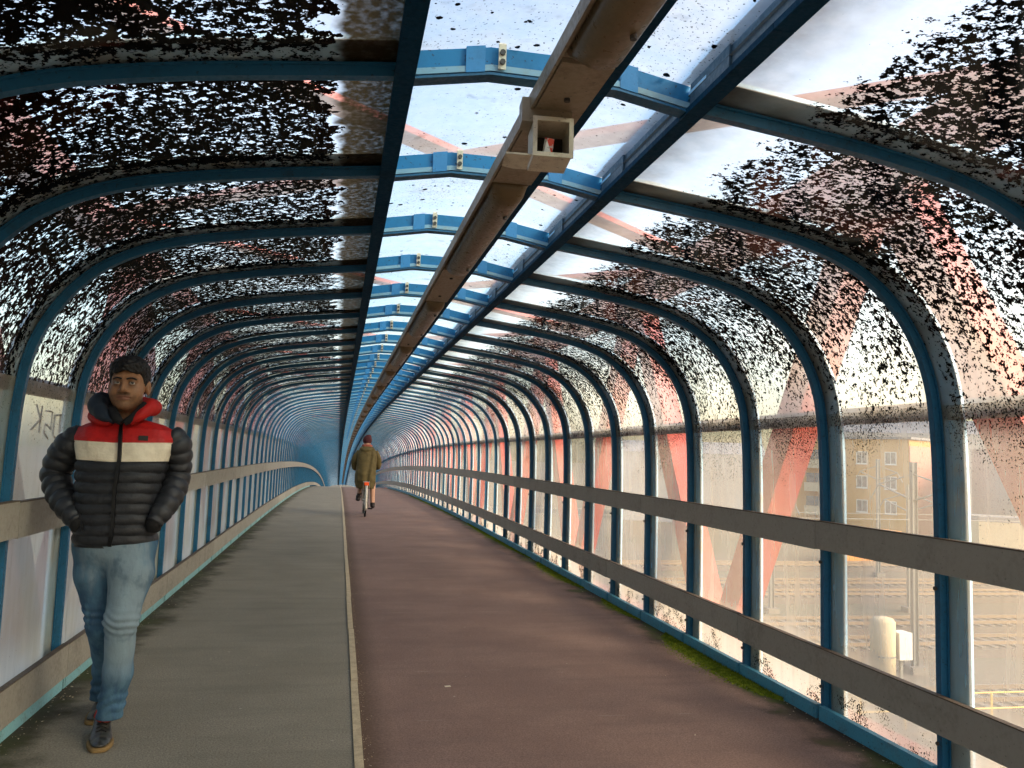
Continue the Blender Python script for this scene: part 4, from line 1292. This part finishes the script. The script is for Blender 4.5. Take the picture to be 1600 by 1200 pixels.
for s in (-1, 1):
    m = MB(); N_ = 14
    m.loft([[(0.0125 * math.sin(math.pi * i / 12) * math.cos(2 * math.pi * j / N_), 0.0125 * math.sin(math.pi * i / 12) * math.sin(2 * math.pi * j / N_), 0.0125 * math.cos(math.pi * i / 12)) for j in range(N_)] for i in range(13)], True, False)
    m.build('eye', 'eye', HD, (s * 0.031, -0.0815, 0.001), smooth=True)
    m = MB(); bw = [(s * 0.010, -0.0985, 0.0185), (s * 0.022, -0.0985, 0.0225), (s * 0.035, -0.092, 0.0235), (s * 0.049, -0.078, 0.018)]
    m.tube(smooth_path(bw, 5), [0.0034] * 6 + [0.0044] * 5 + [0.003] * 4 + [0.0015], 6) if False else m.tube(smooth_path(bw, 5), 0.0042, 6)
    m.build('eyebrow', 'hair', HD)

# ------------------------------------------------------------------ the cyclist and the bicycle
CY = 17.2
bx = float(floorpt(570, 805)[0]); bx = 0.562
FZ = dz(CY)
BK = empty('bicycle', (bx, CY, FZ))
tag(BK, 'upright town bicycle with mudguards and an orange rear lamp being ridden away', 'bicycle')
BK.rotation_euler = (dz(CY + 1) - dz(CY), 0, 0)
M['tyre'] = fabric('tyre_rubber', (0.012, 0.012, 0.012), 0.8)
M['chrome'] = worn('bright_metal', (0.55, 0.54, 0.52), (0.3, 0.28, 0.25), 0.25, 20, 0.3, 0, 0.9)
M['bikepaint'] = worn('dark_bike_paint', (0.02, 0.02, 0.022), (0.05, 0.045, 0.04), 0.35, 20, 0.3)
M['guard'] = worn('pale_mudguard', (0.55, 0.52, 0.46), (0.3, 0.27, 0.22), 0.35, 20, 0.4)
def lamp_mat():
    t = NT('orange_lamp')
    p = t.n('ShaderNodeBsdfPrincipled')
    p.inputs['Base Color'].default_value = (0.85, 0.10, 0.02, 1); p.inputs['Roughness'].default_value = 0.25
    return t.done(p.outputs[0])
M['lamp'] = lamp_mat()
WR = 0.345
def wheel(yc):
    m = MB(); m.tube([(0, yc + (WR - 0.018) * math.cos(2 * math.pi * k / 40), WR + (WR - 0.018) * math.sin(2 * math.pi * k / 40)) for k in range(40)], 0.018, 8, True)
    o = m.build('wheel', 'tyre', BK, smooth=True)
    m = MB(); m.tube([(0, yc + (WR - 0.040) * math.cos(2 * math.pi * k / 40), WR + (WR - 0.040) * math.sin(2 * math.pi * k / 40)) for k in range(40)], 0.010, 6, True)
    m.build('rim', 'chrome', o, smooth=True)
    m = MB()
    for k in range(28):
        a = 2 * math.pi * k / 28; sgn = 1 if k % 2 else -1
        m.tube([(sgn * 0.028, yc + 0.02 * math.cos(a), WR + 0.02 * math.sin(a)), (0, yc + (WR - 0.04) * math.cos(a + 0.2 * sgn), WR + (WR - 0.04) * math.sin(a + 0.2 * sgn))], 0.0016, 4)
    m.build('spokes', 'chrome', o)
    m = MB(); m.cyl((-0.06, yc, WR), (0.06, yc, WR), 0.02, 10); m.build('hub', 'chrome', o)
    m = MB(); rings = []
    for k in range(22):
        a = math.radians(-35 + k * 10) if yc < 0.5 else math.radians(20 + k * 8)
        a = math.pi - a if yc < 0.5 else a
        r = WR + 0.012
        rings.append([(x, yc + rr * math.cos(a), WR + rr * math.sin(a)) for x, rr in ((-0.028, r - 0.012), (0, r + 0.004), (0.028, r - 0.012), (0, r + 0.0))])
    m.loft(rings); m.build('mudguard', 'guard', BK, smooth=True)
wheel(0.0); wheel(1.06)
m = MB()
bbk = (0, 0.44, 0.29); st_ = (0, 0.27, 0.72); hd_t = (0, 0.86, 0.88); hd_b = (0, 0.92, 0.66)
m.tube([bbk, st_], 0.016, 8); m.tube([bbk, hd_b], 0.019, 8); m.tube([(0, 0.33, 0.56), hd_t], 0.015, 8); m.tube([hd_b, hd_t], 0.019, 8)
for q in (-1, 1):
    m.tube([(q * 0.02, 0.40, 0.29), (q * 0.058, 0, WR)], 0.010, 6); m.tube([(q * 0.016, 0.28, 0.70), (q * 0.058, 0, WR)], 0.008, 6)
    m.tube([(q * 0.045, 0.93, 0.64), (q * 0.05, 0.98, 0.5), (q * 0.052, 1.06, WR)], 0.010, 6)
m.tube([(-0.045, 0.93, 0.64), (0.045, 0.93, 0.64)], 0.012, 6)
m.build('frame', 'bikepaint', BK, smooth=True)
m = MB(); m.tube([st_, (0, 0.245, 0.80)], 0.013, 8); m.build('seat_post', 'chrome', BK)
m = MB()
def sd_ring(y, hw, z0, z1): return [(-hw, y, z0), (-hw * 0.95, y, z1 - 0.01), (-hw * 0.5, y, z1), (hw * 0.5, y, z1), (hw * 0.95, y, z1 - 0.01), (hw, y, z0)]
m.loft([sd_ring(0.12, 0.045, 0.80, 0.835), sd_ring(0.14, 0.085, 0.79, 0.855), sd_ring(0.22, 0.09, 0.79, 0.85), sd_ring(0.30, 0.045, 0.80, 0.842), sd_ring(0.40, 0.02, 0.81, 0.835)])
m.build('saddle', 'tyre', BK, smooth=True)
m = MB()
for q in (-1, 1):
    m.tube([(q * 0.06, -0.22, 0.70), (q * 0.06, 0.20, 0.71)], 0.006, 6); m.tube([(q * 0.06, -0.12, 0.70), (q * 0.06, 0, WR)], 0.005, 6)
for k in range(4): m.tube([(-0.06, -0.22 + k * 0.13, 0.702), (0.06, -0.22 + k * 0.13, 0.702)], 0.005, 6)
m.build('rear_rack', 'chrome', BK)
m = MB(); m.box(-0.045, 0.045, -0.255, -0.225, 0.635, 0.705); m.build('rear_lamp', 'lamp', BK, bevel=0.006)
m = MB(); m.tube([(0, 0.855, 0.88), (0, 0.83, 1.0), (0, 0.84, 1.03)], 0.013, 8); m.tube([(-0.29, 0.66, 0.985), (-0.27, 0.74, 1.0), (-0.16, 0.84, 1.035), (0, 0.86, 1.035), (0.16, 0.84, 1.035), (0.27, 0.74, 1.0), (0.29, 0.66, 0.985)], 0.011, 8)
m.build('handlebar', 'chrome', BK, smooth=True)
for q, an_ in ((1, -1.15), (-1, 1.99)):
    pe = (q * 0.09, 0.44 + 0.165 * math.cos(an_), 0.29 + 0.165 * math.sin(an_))
    m = MB(); m.tube([(q * 0.06, 0.44, 0.29), (q * 0.075, pe[1], pe[2])], 0.010, 6); c = m.build('crank', 'chrome', BK)
    m = MB(); m.box(q * 0.075 if q > 0 else -0.165, 0.165 if q > 0 else -0.075, pe[1] - 0.045, pe[1] + 0.045, pe[2] - 0.012, pe[2] + 0.012); m.build('pedal', 'tyre', c)
m = MB(); m.tube([(0.045, 0.44 + 0.09 * math.cos(2 * math.pi * k / 20), 0.29 + 0.09 * math.sin(2 * math.pi * k / 20)) for k in range(20)], 0.006, 5, True); m.build('chain_ring', 'chrome', BK)

CO = np.array([bx, CY, FZ])
def cl(px, py, Y): return at(px, py, Y) - CO
CP = empty('person', tuple(CO))
tag(CP, 'person in long olive coat and dark maroon knitted hat riding a bicycle away', 'person')
M['olive'] = fabric('olive_coat', (0.105, 0.080, 0.028), 0.8, 200, 0.5)
M['maroon'] = fabric('maroon_knit', (0.075, 0.018, 0.022), 0.9, 160, 0.5)
M['pinkscarf'] = fabric('rust_scarf', (0.30, 0.085, 0.055), 0.9)
M['paleskin'] = fabric('pale_skin', (0.52, 0.30, 0.21), 0.5, 100, 0.1)
M['darkshoe'] = fabric('dark_shoe', (0.014, 0.010, 0.011), 0.5)
# coat: rows of (photo row, left, right, half depth, Y)
CK = [(696, 568, 579, 0.06, 17.66), (699, 564, 584, 0.10, 17.63), (703, 560.5, 587, 0.13, 17.60), (709, 558, 589, 0.15, 17.57), (718, 557.5, 589, 0.16, 17.53), (729, 557, 588, 0.18, 17.49),
      (740, 555, 587.5, 0.21, 17.47), (750, 554, 587, 0.25, 17.49), (758, 555, 585.5, 0.25, 17.50), (763, 557, 584, 0.24, 17.50)]
rings = []
for py in np.arange(696, 763.1, 1.0):
    c = [np.interp(py, [k[0] for k in CK], [k[i] for k in CK]) for i in range(1, 5)]
    L, R = cl(c[0], py, c[3]), cl(c[1], py, c[3])
    cx, hw, z = (L[0] + R[0]) / 2, (R[0] - L[0]) / 2, (L[2] + R[2]) / 2
    ring = []
    for j in range(48):
        a = 2 * math.pi * j / 48
        f = 1 + 0.02 * math.sin(9 * a + z * 6) * min(1, (py - 696) / 25) + 0.012 * math.sin(z * 40 + 4 * a)
        pl_ = -0.045 * math.exp(-((a - 1.5 * math.pi - 0.25 + (py - 725) * 0.006) / 0.10) ** 2) * min(1, max(0, (py - 702) / 10))
        ring.append((cx + hw * f * math.copysign(abs(math.cos(a)) ** 0.85, math.cos(a)), c[3] - CY + (c[2] * f) * math.sin(a) - (pl_ if math.sin(a) < 0 else 0), z))
    rings.append(ring)
m = MB(); m.loft(rings)
CT = m.build('coat', 'olive', CP, smooth=True)
for (P_, R_2) in (([cl(563, 706, 17.60), cl(556, 717, 17.60), cl(554.5, 729, 17.66), cl(557, 732, 17.84)], [0.075, 0.080, 0.066, 0.045]), ([cl(585, 706, 17.60), cl(590, 717, 17.60), cl(590.5, 728, 17.66), cl(588, 731, 17.84)], [0.075, 0.074, 0.064, 0.045])):
    puff_tube(P_, R_2, 0.3, 0.004, 18, 8, (1, 1), 0.004, 1.0).build('sleeve', 'olive', CT, smooth=True)
puff_tube([cl(564, 701, 17.56), cl(569, 703.5, 17.49), cl(577, 703.5, 17.49), cl(583, 701, 17.56)], [0.035, 0.045, 0.045, 0.035], 0.2, 0.0, 12, 6).build('hood', 'olive', CT, smooth=True)
hc_ = cl(574, 690, 17.68)
def chead(X, Y, Z):
    d = ell(X, Y, Z, (0, 0, 0), (0.078, 0.096, 0.115))
    d = smin(d, rcone(X, Y, Z, (0, -0.01, -0.08), (0, -0.03, -0.2), 0.055, 0.06), 0.02)
    # one body: the back, hips and both legs go on under the coat
    return d
kneeR, ankR = cl(582, 757, 17.62), cl(582, 787, 17.60)
kneeL, ankL = cl(563, 752, 17.86), cl(560, 776, 17.55)
def cbody(X, Y, Z):
    h0 = hc_
    d = chead(X - h0[0], Y - h0[1], Z - h0[2])
    d = smin(d, chain(X, Y, Z, [h0 + np.array([0, -0.03, -0.2]), cl(573, 725, 17.55), cl(573, 742, 17.46)], [0.06, 0.10, 0.12], 0.03), 0.04)
    for s_, kn, ak in ((1, kneeR, ankR), (-1, kneeL, ankL)):
        d = smin(d, chain(X, Y, Z, [cl(573 + 5 * s_, 744, 17.46), kn, ak], [0.085, 0.060, 0.042], 0.02), 0.03)
    return d
lo_ = np.array([-0.30, 0.1, 0.05]); hi_ = np.array([0.34, 0.85, hc_[2] + 0.14])
sdf_obj('body', cbody, lo_, hi_, 0.011, 'paleskin', CP)
def chat(X, Y, Z):
    d = ell(X, Y, Z, hc_ + np.array([0, 0, 0.03]), (0.094, 0.112, 0.105))
    d = smin(d, ell(X, Y, Z, hc_ + np.array([0.03, -0.01, 0.115]), (0.045, 0.05, 0.03)), 0.03)
    d = np.maximum(d, (hc_[2] - 0.035) - Z)
    return d + 0.004 * np.sin(Z * 260) * (Z < hc_[2] + 0.02)
sdf_obj('hat', chat, hc_ - 0.14, hc_ + 0.18, 0.008, 'maroon', CP)
puff_tube([hc_ + np.array([0.085, 0.0, -0.09]), hc_ + np.array([0.05, -0.075, -0.095]), hc_ + np.array([-0.05, -0.075, -0.095]), hc_ + np.array([-0.085, 0.0, -0.09])], [0.03, 0.035, 0.035, 0.03], 0.1, 0.0, 12, 6).build('scarf', 'pinkscarf', CP, smooth=True)
for ak, q in ((ankR, 1), (ankL, -1)):
    def shf(X, Y, Z, ak=ak): return smin(ell(X, Y, Z, ak + np.array([0.01 * q, 0.06, -0.055]), (0.045, 0.125, 0.038)), rcone(X, Y, Z, ak, ak + np.array([0, 0, -0.04]), 0.05, 0.045), 0.02)
    sdf_obj('shoe', shf, ak - np.array([0.1, 0.12, 0.14]), ak + np.array([0.1, 0.24, 0.09]), 0.008, 'darkshoe', CP)

# ------------------------------------------------------------------ scratched tag on the plastic behind the man
def scratch():
    T = empty('scrawled_tag', (0, 0, 0))
    tag(T, 'thin black hand-drawn letters scrawled on the plastic wall beside the grey lane', 'graffiti')
    M['ink'] = fabric('black_ink', (0.01, 0.009, 0.008), 0.7)
    Xw = XC - 1.985
    def onwall(px, py):
        v = cf * FPX + cr * (px - 800) - cu * (py - 600)
        t = Xw / v[0]
        return (Xw, v[1] * t, CAMH + v[2] * t)
    S = [[(57.5, 632), (63, 655)], [(66.5, 634), (60.5, 676)], [(63, 655), (48, 671)],
         [(72, 642), (80, 643), (82, 645), (79, 671), (71, 662), (68, 676), (74, 685)],
         [(85, 649), (96, 648)], [(86, 650), (82, 680), (88, 687)], [(95, 649), (92, 676)]]
    for st_ in S:
        m = MB(); m.tube([onwall(*p) for p in st_], 0.0042, 5); m.build('stroke', 'ink', T)
scratch()
